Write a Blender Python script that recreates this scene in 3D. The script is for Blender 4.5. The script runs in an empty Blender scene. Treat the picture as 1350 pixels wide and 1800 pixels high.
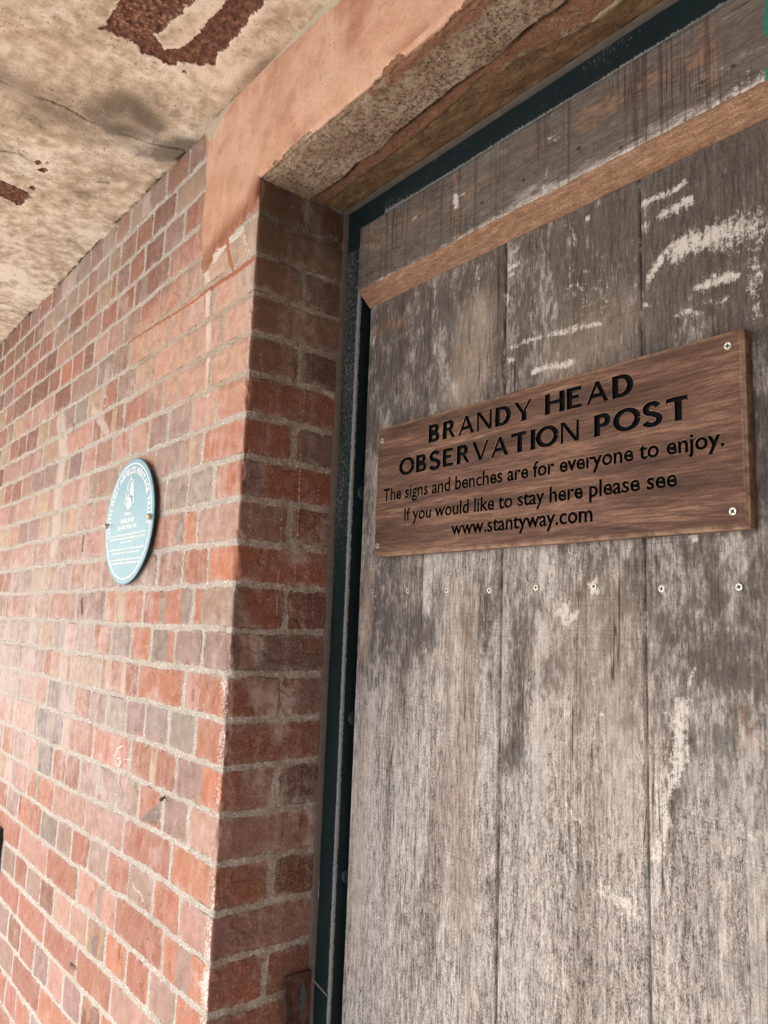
import bpy, math, random
import numpy as np
from mathutils import Matrix, Vector
from mathutils.geometry import delaunay_2d_cdt
SC = bpy.context.scene
COL = SC.collection
# ------------------------------------------------------------------ camera
# world: X along the wall, Y into the wall, Z up; metres; brick course = 75 mm
R = np.array([[0.6296397310550743, 0.7760430359431563, 0.036207947208072654],
              [-0.09212483646435667, 0.12086039147985575, -0.9883854411502384],
              [-0.7714057451064966, 0.6189910921293335, 0.1475913421621535]])
CAM = np.array([1.18347502, -0.6314027, -0.06271809]); FPX = 1363.315
cd = bpy.data.cameras.new("camera"); cam = bpy.data.objects.new("camera", cd); COL.objects.link(cam)
m = Matrix.Identity(4)
for i in range(3):
    m[i][0] = R[0][i]; m[i][1] = -R[1][i]; m[i][2] = -R[2][i]; m[i][3] = CAM[i]
cam.matrix_world = m
cd.sensor_fit = 'VERTICAL'; cd.sensor_height = 24; cd.lens = 24*FPX/1800
cd.clip_start = 0.02; cd.clip_end = 1000
SC.camera = cam
# ------------------------------------------------------------------ light
SUN_EL = math.radians(40); SUN_AZ_DIR = Vector((-0.80, -0.60, 0)).normalized()   # where the sun stands
w = bpy.data.worlds.new("World"); SC.world = w; w.use_nodes = True
nt = w.node_tree; sky = nt.nodes.new('ShaderNodeTexSky'); sky.sky_type = 'NISHITA'; sky.sun_disc = False
sky.sun_elevation = SUN_EL; sky.sun_rotation = math.atan2(SUN_AZ_DIR.x, SUN_AZ_DIR.y)
sky.air_density = 1.0; sky.dust_density = 4.0; sky.ozone_density = 1.0
nt.links.new(sky.outputs[0], nt.nodes['Background'].inputs[0]); nt.nodes['Background'].inputs[1].default_value = 0.15
sd_ = bpy.data.lights.new("sun", 'SUN'); sun = bpy.data.objects.new("sun", sd_); COL.objects.link(sun)
sd_.energy = 1.35; sd_.angle = math.radians(25); sd_.color = (1, 0.985, 0.965)
d = SUN_AZ_DIR*math.cos(SUN_EL) + Vector((0, 0, math.sin(SUN_EL)))
sun.rotation_euler = d.to_track_quat('Z', 'Y').to_euler()
SC.view_settings.view_transform = 'Standard'; SC.view_settings.look = 'None'
SC.view_settings.exposure = 1.76; SC.view_settings.gamma = 1.0
# ------------------------------------------------------------------ helpers
rng = np.random.default_rng(7); random.seed(7)
def back(px, py, ax, val):
    dv = R.T @ np.array([(px-675)/FPX, (py-900)/FPX, 1.0])
    t = (val-CAM[ax])/dv[ax]; return CAM+t*dv
def on_wall(pts, y=0.0):      # photo point -> (x, z) on the plane Y = y
    return np.array([back(a, b, 1, y)[[0, 2]] for a, b in pts])
def on_ceil(pts, z):          # -> (x, y) on the plane Z = z
    return np.array([back(a, b, 2, z)[[0, 1]] for a, b in pts])
def wall_x(px, z, y=0.0):     # x of the wall point of height z seen at column px
    a = (px-675)/FPX; c = np.array([0, y, z])-CAM
    r0 = R[0]-a*R[2]; return (-(r0[1]*c[1]+r0[2]*c[2]))/r0[0]+CAM[0]
def hsh(ix, iy, s):
    h = (ix.astype(np.int64)*374761393 + iy.astype(np.int64)*668265263 + s*1274126177) & 0xFFFFFFFF
    h = ((h ^ (h >> 13))*1274126177) & 0xFFFFFFFF
    return ((h ^ (h >> 16)) & 0xFFFF)/65535.0
def vn(x, y, s=0):
    ix = np.floor(x); iy = np.floor(y); fx = x-ix; fy = y-iy
    fx = fx*fx*(3-2*fx); fy = fy*fy*(3-2*fy)
    a = hsh(ix, iy, s); b = hsh(ix+1, iy, s); c = hsh(ix, iy+1, s); e = hsh(ix+1, iy+1, s)
    return (a+(b-a)*fx)*(1-fy)+(c+(e-c)*fx)*fy
def fbm(x, y, s=0, o=4, g=0.5):
    t = 0; a = 1; n = 0
    for i in range(o):
        t = t+a*vn(x*2**i+17.3*i, y*2**i-9.1*i, s+i*31); n += a; a *= g
    return t/n*2-1
def ss(a, b, x):
    t = np.clip((x-a)/(b-a), 0, 1); return t*t*(3-2*t)
def psdf(poly, X, Z, margin=0.08, far=-0.1):
    """signed distance to a polygon, positive inside"""
    out = np.full(X.shape, far); lo = poly.min(0)-margin; hi = poly.max(0)+margin
    k = (X > lo[0]) & (X < hi[0]) & (Z > lo[1]) & (Z < hi[1])
    x = X[k]; z = Z[k]
    if x.size == 0: return out
    dm = np.full(x.shape, 1e9); ins = np.zeros(x.shape, bool); n = len(poly)
    for i in range(n):
        ax, az = poly[i]; bx, bz = poly[(i+1) % n]
        ex, ez = bx-ax, bz-az; t = np.clip(((x-ax)*ex+(z-az)*ez)/(ex*ex+ez*ez+1e-12), 0, 1)
        dm = np.minimum(dm, (x-ax-t*ex)**2+(z-az-t*ez)**2)
        c = ((az > z) != (bz > z)); ins ^= c & (x < ex*(z-az)/(ez if abs(ez) > 1e-12 else 1e-12)+ax)
    dd = np.sqrt(dm); out[k] = np.maximum(np.where(ins, dd, -dd), far); return out
def ldist(line, X, Z, margin=0.15, far=0.2):
    """distance to an open polyline"""
    out = np.full(X.shape, far); lo = line.min(0)-margin; hi = line.max(0)+margin
    k = (X > lo[0]) & (X < hi[0]) & (Z > lo[1]) & (Z < hi[1]); x = X[k]; z = Z[k]
    if x.size == 0: return out
    dm = np.full(x.shape, far**2)
    for i in range(len(line)-1):
        ax, az = line[i]; bx, bz = line[i+1]; ex, ez = bx-ax, bz-az
        t = np.clip(((x-ax)*ex+(z-az)*ez)/(ex*ex+ez*ez+1e-12), 0, 1)
        dm = np.minimum(dm, (x-ax-t*ex)**2+(z-az-t*ez)**2)
    out[k] = np.sqrt(dm); return out
def link(o, parent=None):
    COL.objects.link(o)
    if parent is not None:
        o.parent = parent; o.matrix_parent_inverse = parent.matrix_world.inverted()
    return o
def thing(name, label, cat, loc, group=None):
    o = bpy.data.objects.new(name, None); o.empty_display_size = 0.05
    o.matrix_world = Matrix.Translation(loc); COL.objects.link(o)
    o['label'] = label; o['category'] = cat; o['kind'] = 'thing'
    if group: o['group'] = group
    return o
def tag(o, label, cat): o['label'] = label; o['category'] = cat; o['kind'] = 'thing'; return o
def meshobj(name, V, F, mat, parent=None, smooth=False):
    me = bpy.data.meshes.new(name); me.from_pydata([tuple(v) for v in V], [], [tuple(f) for f in F])
    me.materials.append(mat)
    if smooth: me.polygons.foreach_set('use_smooth', np.ones(len(me.polygons), bool))
    me.update(); return link(bpy.data.objects.new(name, me), parent)
def gridmesh(name, P, mat, parent=None, attrs={}, flip=False):
    a, b = P.shape[:2]; me = bpy.data.meshes.new(name); n = a*b
    me.vertices.add(n); me.vertices.foreach_set('co', np.ascontiguousarray(P, dtype=np.float32).ravel())
    I = np.arange(n).reshape(a, b)
    q = np.stack([I[:-1, :-1], I[:-1, 1:], I[1:, 1:], I[1:, :-1]], -1).reshape(-1, 4)
    if flip: q = q[:, ::-1]
    f = len(q); me.loops.add(4*f); me.polygons.add(f)
    me.loops.foreach_set('vertex_index', np.ascontiguousarray(q, dtype=np.int32).ravel())
    me.polygons.foreach_set('loop_start', np.arange(0, 4*f, 4, dtype=np.int32))
    me.polygons.foreach_set('use_smooth', np.ones(f, bool))
    me.update(calc_edges=True); me.validate()
    for k, v in attrs.items():
        v = np.asarray(v, dtype=np.float32)
        if v.ndim == 3:
            at = me.attributes.new(k, 'FLOAT_COLOR', 'POINT'); c = np.ones((n, 4), np.float32); c[:, :3] = v.reshape(n, 3)
            at.data.foreach_set('color', c.ravel())
        else:
            at = me.attributes.new(k, 'FLOAT', 'POINT'); at.data.foreach_set('value', v.ravel())
    me.materials.append(mat); return link(bpy.data.objects.new(name, me), parent)
def boxgeo(x0, x1, y0, y1, z0, z1, b=0.0):
    import bmesh
    bm = bmesh.new(); bmesh.ops.create_cube(bm, size=1)
    for v in bm.verts: v.co = ((x0+x1)/2+v.co.x*(x1-x0), (y0+y1)/2+v.co.y*(y1-y0), (z0+z1)/2+v.co.z*(z1-z0))
    if b: bmesh.ops.bevel(bm, geom=bm.edges[:], offset=b, segments=2, affect='EDGES')
    return bm
def bmobj(name, bms, mat, parent=None):
    V = []; F = []
    for bm in bms:
        o = len(V); bm.verts.index_update()
        V += [v.co[:] for v in bm.verts]; F += [[o+v.index for v in f.verts] for f in bm.faces]; bm.free()
    return meshobj(name, V, F, mat, parent)
# ------------------------------------------------------------------ node shorthand
class Mat:
    def __init__(s, name):
        s.m = bpy.data.materials.new(name); s.m.use_nodes = True; s.t = s.m.node_tree
        s.b = s.t.nodes['Principled BSDF']; s.tc = s.t.nodes.new('ShaderNodeTexCoord').outputs['Object']
    def put(s, sock, v):
        if isinstance(v, bpy.types.NodeSocket): s.t.links.new(v, sock)
        elif isinstance(v, (tuple, list)) and len(v) == 3 and sock.type == 'RGBA': sock.default_value = (*v, 1)
        else: sock.default_value = v
    def attr(s, n, col=False):
        a = s.t.nodes.new('ShaderNodeAttribute'); a.attribute_name = n; return a.outputs['Color' if col else 'Fac']
    def vec(s, sc, rot=(0, 0, 0), src=None):
        a = s.t.nodes.new('ShaderNodeMapping'); s.put(a.inputs['Vector'], src or s.tc)
        a.inputs['Scale'].default_value = sc; a.inputs['Rotation'].default_value = rot; return a.outputs[0]
    def noise(s, sc, det=4, rough=0.55, v=None, dist=0.0):
        a = s.t.nodes.new('ShaderNodeTexNoise'); s.put(a.inputs['Vector'], v or s.tc)
        a.inputs['Scale'].default_value = sc; a.inputs['Detail'].default_value = det
        a.inputs['Roughness'].default_value = rough; a.inputs['Distortion'].default_value = dist; return a.outputs['Fac']
    def voro(s, sc, v=None, feat='F1', out='Distance'):
        a = s.t.nodes.new('ShaderNodeTexVoronoi'); s.put(a.inputs['Vector'], v or s.tc)
        a.inputs['Scale'].default_value = sc; a.feature = feat; return a.outputs[out]
    def wave(s, sc, v=None, dist=2.0, det=2, dsc=1.0, d='X'):
        a = s.t.nodes.new('ShaderNodeTexWave'); s.put(a.inputs['Vector'], v or s.tc); a.bands_direction = d
        a.inputs['Scale'].default_value = sc; a.inputs['Distortion'].default_value = dist
        a.inputs['Detail'].default_value = det; a.inputs['Detail Scale'].default_value = dsc; return a.outputs['Fac']
    def op(s, o, a, b=0.0, c=0.0, clamp=False):
        n = s.t.nodes.new('ShaderNodeMath'); n.operation = o; n.use_clamp = clamp
        s.put(n.inputs[0], a); s.put(n.inputs[1], b); s.put(n.inputs[2], c); return n.outputs[0]
    def mix(s, f, a, b, mode='MIX'):
        n = s.t.nodes.new('ShaderNodeMix'); n.data_type = 'RGBA'; n.blend_type = mode
        s.put(n.inputs['Factor'], f); s.put(n.inputs[6], a); s.put(n.inputs[7], b); return n.outputs[2]
    def step(s, v, a, b, lo=0.0, hi=1.0):
        n = s.t.nodes.new('ShaderNodeMapRange'); n.clamp = True; n.interpolation_type = 'SMOOTHSTEP'
        s.put(n.inputs[0], v); n.inputs[1].default_value = a; n.inputs[2].default_value = b
        n.inputs[3].default_value = lo; n.inputs[4].default_value = hi; return n.outputs[0]
    def ramp(s, f, stops):
        n = s.t.nodes.new('ShaderNodeValToRGB'); e = n.color_ramp.elements
        while len(e) < len(stops): e.new(0.5)
        for k, (p, c) in enumerate(stops): e[k].position = p; e[k].color = (*c, 1)
        s.put(n.inputs[0], f); return n.outputs[0]
    def bump(s, h, st, dist, nrm=None):
        n = s.t.nodes.new('ShaderNodeBump'); n.inputs['Strength'].default_value = st; n.inputs['Distance'].default_value = dist
        s.put(n.inputs['Height'], h)
        if nrm is not None: s.put(n.inputs['Normal'], nrm)
        return n.outputs[0]
    def done(s, col, rough=0.85, nrm=None, spec=0.3, metal=0.0):
        s.put(s.b.inputs['Base Color'], col); s.put(s.b.inputs['Roughness'], rough)
        s.put(s.b.inputs['Specular IOR Level'], spec); s.put(s.b.inputs['Metallic'], metal)
        if nrm is not None: s.put(s.b.inputs['Normal'], nrm)
        return s.m
def flat(name, c, rough=0.6, metal=0.0, spec=0.4, var=0.25, sc=60):
    M = Mat(name); n = M.noise(sc, 4)
    return M.done(M.mix(n, tuple(x*(1-var) for x in c), tuple(min(1, x*(1+var)) for x in c)), rough, M.bump(n, 0.15, 0.001), spec, metal)
# ------------------------------------------------------------------ materials
ZC = 0.9648; ZS = 0.745; YD = 0.2169; YS = 0.1969; YF = 0.197
def plaster_colour(M):
    """terracotta render coat: smooth pinkish smear with darker and paler trowel patches"""
    n1 = M.noise(7, 5, 0.6); n2 = M.noise(60, 4, 0.6); n3 = M.noise(320, 3, 0.6)
    c = M.ramp(n1, [(0.30, (0.50, 0.27, 0.17)), (0.5, (0.62, 0.37, 0.25)), (0.68, (0.72, 0.475, 0.345))])
    c = M.mix(M.step(n2, 0.45, 0.8, 0, 0.35), c, (0.80, 0.52, 0.37))
    c = M.mix(M.step(M.noise(15, 6, 0.72), 0.50, 0.66, 0, 0.55), c, (0.43, 0.215, 0.125)); c = M.mix(M.step(M.noise(1.0, 5, 0.65, M.vec((26, 26, 4))), 0.53, 0.7, 0, 0.5), c, (0.74, 0.52, 0.40))
    vc = M.t.nodes.new('ShaderNodeTexVoronoi'); vc.feature = 'DISTANCE_TO_EDGE'; vc.inputs['Scale'].default_value = 9; ns = M.t.nodes.new('ShaderNodeTexNoise'); ns.inputs['Scale'].default_value = 14; ns.inputs['Detail'].default_value = 5; M.t.links.new(M.tc, ns.inputs['Vector']); mv = M.t.nodes.new('ShaderNodeVectorMath'); mv.operation = 'MULTIPLY_ADD'; M.t.links.new(ns.outputs['Color'], mv.inputs[0]); mv.inputs[1].default_value = (.12, .12, .12); M.t.links.new(M.tc, mv.inputs[2]); M.t.links.new(mv.outputs[0], vc.inputs['Vector'])
    hair = M.op('MULTIPLY', M.step(vc.outputs['Distance'], 0.010, 0.003), M.step(M.noise(6, 3), 0.52, 0.58)); c = M.mix(M.op('MULTIPLY', hair, 0.3), c, (0.19, 0.09, 0.05))
    c = M.mix(M.step(n3, 0.58, 0.66, 0, 0.5), c, (0.34, 0.17, 0.10))
    dk = M.attr('dirty'); c = M.mix(M.op('MULTIPLY', dk, M.step(n2, 0.2, 0.6, 0.6, 1.0)), c, (0.27, 0.095, 0.045))
    return c, M.op('ADD', M.op('MULTIPLY', n2, 0.5), M.op('MULTIPLY', n3, 0.15))
def wall_mat():
    M = Mat('weathered_brick')
    sd = M.attr('sd'); base = M.attr('col', True)
    f1 = M.noise(900, 3, 0.65); f2 = M.noise(230, 4, 0.6); f3 = M.noise(45, 4, 0.6)
    st = M.noise(1.0, 5, 0.65, M.vec((95, 95, 7))); st2 = M.noise(1.0, 4, 0.6, M.vec((34, 34, 3.2)))
    c = M.mix(M.step(f3, 0.3, 0.7), M.mix(1.0, base, (0.74, 0.70, 0.68), 'MULTIPLY'), base)
    c = M.mix(M.step(f2, 0.35, 0.75, 0, 0.30), c, (0.50, 0.30, 0.22))
    c = M.mix(M.step(f1, 0.60, 0.70, 0, 0.45), c, (0.06, 0.035, 0.03))
    # pale salts running down the face
    salt = M.attr('salt')
    sv = M.op('ADD', M.op('ADD', M.op('MULTIPLY', st, 0.28), M.op('MULTIPLY', st2, 0.50)), M.op('ADD', M.op('MULTIPLY', f3, 0.35), M.op('MULTIPLY', f2, 0.22)))
    s = M.op('MULTIPLY', M.step(M.op('ADD', M.op('MULTIPLY', M.op('SUBTRACT', sv, 0.675), 1.9), M.op('MULTIPLY', salt, 0.9)), 0.02, 0.75), 0.72)
    c = M.mix(s, c, (0.60, 0.49, 0.43))
    sp = M.op('MULTIPLY', M.step(M.noise(520, 2, 0.5), 0.66, 0.70), M.step(M.noise(30, 3), 0.42, 0.62, 0.15, 0.9))
    c = M.mix(sp, c, (0.80, 0.74, 0.66))
    wh = M.attr('white'); c = M.mix(M.op('MULTIPLY', M.step(M.op('ADD', wh, M.op('MULTIPLY', M.op('SUBTRACT', f2, 0.5), 1.3)), 0.35, 0.7), 0.85), c, (0.84, 0.78, 0.71))
    c = M.mix(M.step(M.noise(22, 5, 0.65), 0.30, 0.75, 0.0, 0.30), c, M.mix(M.attr('inner'), (0.47, 0.385, 0.33), (0.16, 0.125, 0.105)))  # reveal gets a darker film, standing in for its shade
    # peach colour wash left from the render coat
    pe = M.attr('peach'); c = M.mix(M.op('MULTIPLY', pe, M.step(f3, 0.25, 0.75, 0.15, 0.70)), c, (0.66, 0.41, 0.28))
    br = M.attr('ochre'); c = M.mix(M.op('MULTIPLY', br, M.step(sv, 0.40, 0.9, 0.3, 0.95)), c, (0.17, 0.105, 0.05))
    # mortar
    g = M.noise(420, 4, 0.7); gv = M.voro(330)
    mc = M.ramp(g, [(0.28, (0.22, 0.18, 0.14)), (0.5, (0.52, 0.455, 0.385)), (0.72, (0.74, 0.69, 0.62))])
    mc = M.mix(M.step(M.noise(26, 3), 0.45, 0.7, 0, 0.45), mc, (0.36, 0.285, 0.215))
    mc = M.mix(M.step(M.noise(210, 2), 0.62, 0.66, 0, 0.9), mc, (0.85, 0.82, 0.76))
    mc = M.mix(M.op('MULTIPLY', pe, 0.45), mc, (0.40, 0.26, 0.16))
    j = M.op('ADD', sd, M.op('MULTIPLY', M.op('SUBTRACT', M.noise(160, 5, 0.7), 0.5), 0.0085))
    mm = M.step(j, -0.0006, 0.0008, 1, 0)
    crack = M.step(M.op('ABSOLUTE', M.op('ADD', j, 0.0004)), 0.0003, 0.0010, 1, 0)
    c = M.mix(M.op('MULTIPLY', M.step(sd, 0.011, 0.0), M.step(M.noise(38, 5, 0.7), 0.47, 0.62, 0, 0.75)), c, M.mix(0.4, mc, c))
    big = M.op('MULTIPLY', M.step(M.op('ADD', M.noise(6.5, 6, 0.68), M.op('MULTIPLY', salt, 0.16)), 0.57, 0.70), 0.5); c = M.mix(big, c, (0.60, 0.50, 0.45))
    mc = M.mix(M.op('MULTIPLY', M.attr('inner'), M.step(M.noise(28, 4, .6), .38, .62, 0.95, 0.3)), mc, M.mix(1.0, mc, (0.62, 0.57, 0.52), 'MULTIPLY'))  # reveal mortar darkened: dirt plus its shade put into the colour
    c = M.mix(mm, c, M.mix(M.attr('soot'), mc, M.mix(1.0, mc, (0.42, 0.38, 0.34), 'MULTIPLY')))
    c = M.mix(M.op('MULTIPLY', M.attr('soot'), M.step(f2, 0.3, 0.65, 0.35, 0.9)), c, (0.035, 0.026, 0.021))  # black-brown stains and painted shade, upper reveal only
    c = M.mix(M.step(M.noise(9, 5, 0.65), 0.58, 0.72, 0, 0.4), c, (0.17, 0.115, 0.085))
    ck = M.op('MULTIPLY', crack, M.step(M.noise(16, 3), 0.56, 0.62)); c = M.mix(M.op('MULTIPLY', ck, 0.8), c, (0.035, 0.025, 0.02))
    tr = M.attr('terra'); tm = M.step(M.op('ADD', tr, M.op('MULTIPLY', M.op('SUBTRACT', M.noise(120, 4), 0.5), 0.012)), -0.0005, 0.001)
    c = M.mix(tm, c, M.mix(f2, (0.36, 0.13, 0.06), (0.46, 0.20, 0.11)))
    pc, ph = plaster_colour(M)
    pl = M.step(M.op('ADD', M.attr('plaster'), M.op('MULTIPLY', M.op('SUBTRACT', M.noise(90, 5, 0.65), 0.5), 0.016)), -0.0005, 0.001)
    c = M.mix(pl, c, pc)
    cr = M.step(M.op('ADD', M.attr('cream'), M.op('MULTIPLY', M.op('SUBTRACT', M.noise(100, 4), 0.5), 0.012)), -0.001, 0.001)
    c = M.mix(cr, c, M.mix(f3, (0.40, 0.33, 0.22), (0.62, 0.54, 0.40)))
    h = M.op('ADD', M.op('MULTIPLY', f2, 0.6), M.op('ADD', M.op('MULTIPLY', f1, 0.35), M.op('MULTIPLY', M.op('MULTIPLY', g, mm), 1.6)))
    h = M.op('SUBTRACT', h, M.op('MULTIPLY', ck, 0.6))
    n = M.t.nodes.new('ShaderNodeMix'); M.put(n.inputs[0], pl); M.put(n.inputs[2], h); M.put(n.inputs[3], ph)
    return M.done(c, 0.9, M.bump(n.outputs[0], 0.55, 0.0022), 0.25)
def lintel_mat():
    M = Mat('rendered_concrete'); pc, ph = plaster_colour(M)
    n1 = M.noise(14, 5, 0.6); n2 = M.noise(110, 5, 0.7); n3 = M.noise(500, 3)
    c = M.ramp(n1, [(0.3, (0.30, 0.185, 0.105)), (0.5, (0.42, 0.30, 0.195)), (0.7, (0.55, 0.42, 0.29))])
    c = M.mix(M.step(n2, 0.36, 0.56, 0.8, 0), c, (0.13, 0.08, 0.048))
    c = M.mix(M.step(n3, 0.56, 0.68, 0, 0.5), c, (0.66, 0.54, 0.42))
    pit = M.op('MULTIPLY', M.step(M.noise(210, 4, 0.65), 0.585, 0.63), M.step(M.noise(22, 4), 0.40, 0.54))
    c = M.mix(M.op('MULTIPLY', pit, 0.9), c, (0.035, 0.02, 0.012))
    rd = M.step(M.op('ADD', M.attr('rust'), M.op('MULTIPLY', M.op('SUBTRACT', M.noise(40, 5, 0.65), 0.5), 1.5)), 0.35, 0.65)
    c = M.mix(rd, c, M.mix(M.noise(75, 6, 0.75), (0.13, 0.055, 0.028), (0.47, 0.25, 0.145)))
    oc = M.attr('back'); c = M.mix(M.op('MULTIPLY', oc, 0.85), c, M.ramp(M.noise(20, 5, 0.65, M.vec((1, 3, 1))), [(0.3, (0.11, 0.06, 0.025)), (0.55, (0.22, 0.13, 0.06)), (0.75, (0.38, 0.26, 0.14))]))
    c = M.mix(M.step(M.op('ADD', M.attr('fl'), M.op('MULTIPLY', n2, 0.4)), 0.85, 1.1, 0, 0.9), c, (0.66, 0.55, 0.38))
    c = M.mix(M.op('MULTIPLY', M.attr('crk'), M.step(n2, 0.3, 0.5, 0.3, 1.0)), c, (0.03, 0.016, 0.009))
    pl = M.step(M.op('ADD', M.attr('plaster'), M.op('MULTIPLY', M.op('SUBTRACT', M.noise(70, 5, 0.65), 0.5), 0.02)), -0.0005, 0.001)
    c = M.mix(pl, c, pc)
    cr = M.step(M.op('ADD', M.attr('cream'), M.op('MULTIPLY', M.op('SUBTRACT', M.noise(100, 4), 0.5), 0.012)), -0.001, 0.001)
    c = M.mix(cr, c, M.mix(n2, (0.40, 0.33, 0.22), (0.62, 0.54, 0.40)))
    h = M.op('SUBTRACT', M.op('ADD', M.op('MULTIPLY', n2, 1.3), M.op('MULTIPLY', n3, 0.4)), M.op('MULTIPLY', pit, 1.0))
    n = M.t.nodes.new('ShaderNodeMix'); M.put(n.inputs[0], pl); M.put(n.inputs[2], h); M.put(n.inputs[3], ph)
    return M.done(c, 0.9, M.bump(n.outputs[0], 0.9, 0.005), 0.2)
def ceil_mat():
    M = Mat('stained_concrete_soffit')
    n1 = M.noise(5, 6, 0.6); n2 = M.noise(30, 6, 0.65); n3 = M.noise(420, 4, 0.65)
    brush = M.noise(1.0, 4, 0.6, M.vec((260, 20, 1), (0, 0, 0.12)))
    c = M.ramp(M.op('ADD', M.op('MULTIPLY', n1, 0.5), M.op('MULTIPLY', n2, 0.5)), [(0.32, (0.17, 0.125, 0.083)), (0.46, (0.48, 0.38, 0.265)), (0.57, (0.82, 0.72, 0.575))])
    c = M.mix(M.step(brush, 0.45, 0.7, 0, 0.3), c, (0.76, 0.64, 0.47))
    c = M.mix(M.step(n3, 0.56, 0.68, 0, 0.5), c, (0.25, 0.16, 0.085))
    sp = M.op('MULTIPLY', M.step(M.noise(170, 4, .6), 0.60, 0.66), M.step(M.noise(13, 4), 0.44, 0.58)); c = M.mix(M.op('MULTIPLY', sp, 0.9), c, (0.09, 0.05, 0.025))
    sw = M.step(M.noise(1.0, 3, 0.6, M.vec((55, 120, 1), (0, 0, 0.5))), 0.71, 0.74); c = M.mix(M.op('MULTIPLY', sw, 0.8), c, (0.83, 0.73, 0.57))
    stn = M.attr('stain'); c = M.mix(M.step(M.op('ADD', stn, M.op('MULTIPLY', M.op('SUBTRACT', M.op('ADD', M.op('MULTIPLY', n2, .6), M.op('MULTIPLY', n3, .4)), 0.5), 2.6)), 0.16, 0.95, 0, 0.85), c, (0.115, 0.085, 0.055))
    org = M.attr('warm'); c = M.mix(M.op('MULTIPLY', org, M.step(n1, 0.3, 0.7, 0.1, 0.6)), c, (0.50, 0.31, 0.18))
    c = M.mix(M.op('MULTIPLY', M.attr('crk'), 0.92), c, (0.02, 0.013, 0.008))
    fl = M.step(M.op('ADD', M.attr('flake'), M.op('MULTIPLY', M.op('SUBTRACT', M.noise(75, 6, 0.75), 0.5), 0.026)), -0.0003, 0.0006)
    fc = M.ramp(M.noise(70, 5, 0.7), [(0.3, (0.060, 0.024, 0.015)), (0.5, (0.150, 0.066, 0.042)), (0.70, (0.30, 0.155, 0.10))])
    ag = M.voro(115); fc = M.mix(M.op('MULTIPLY', M.attr('agg'), M.step(ag, 0.25, 0.5, 0.9, 0)), fc, (0.37, 0.195, 0.12))
    ring = M.op('MULTIPLY', M.step(M.op('ADD', M.attr('flake'), M.op('MULTIPLY', M.op('SUBTRACT', M.noise(55, 5, 0.7), 0.5), 0.03)), -0.006, -0.003), M.step(M.noise(18, 3), .45, .55)); c = M.mix(M.op('MULTIPLY', ring, .7), c, (0.78, 0.66, 0.50))
    c = M.mix(fl, c, fc)
    h = M.op('ADD', M.op('MULTIPLY', n2, 1.0), M.op('ADD', M.op('MULTIPLY', n3, 0.35), M.op('MULTIPLY', brush, 0.25)))
    h = M.op('SUBTRACT', h, M.op('MULTIPLY', fl, M.op('MULTIPLY', ag, 2.5)))
    return M.done(c, 0.92, M.bump(h, 0.6, 0.0025), 0.2)
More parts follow.
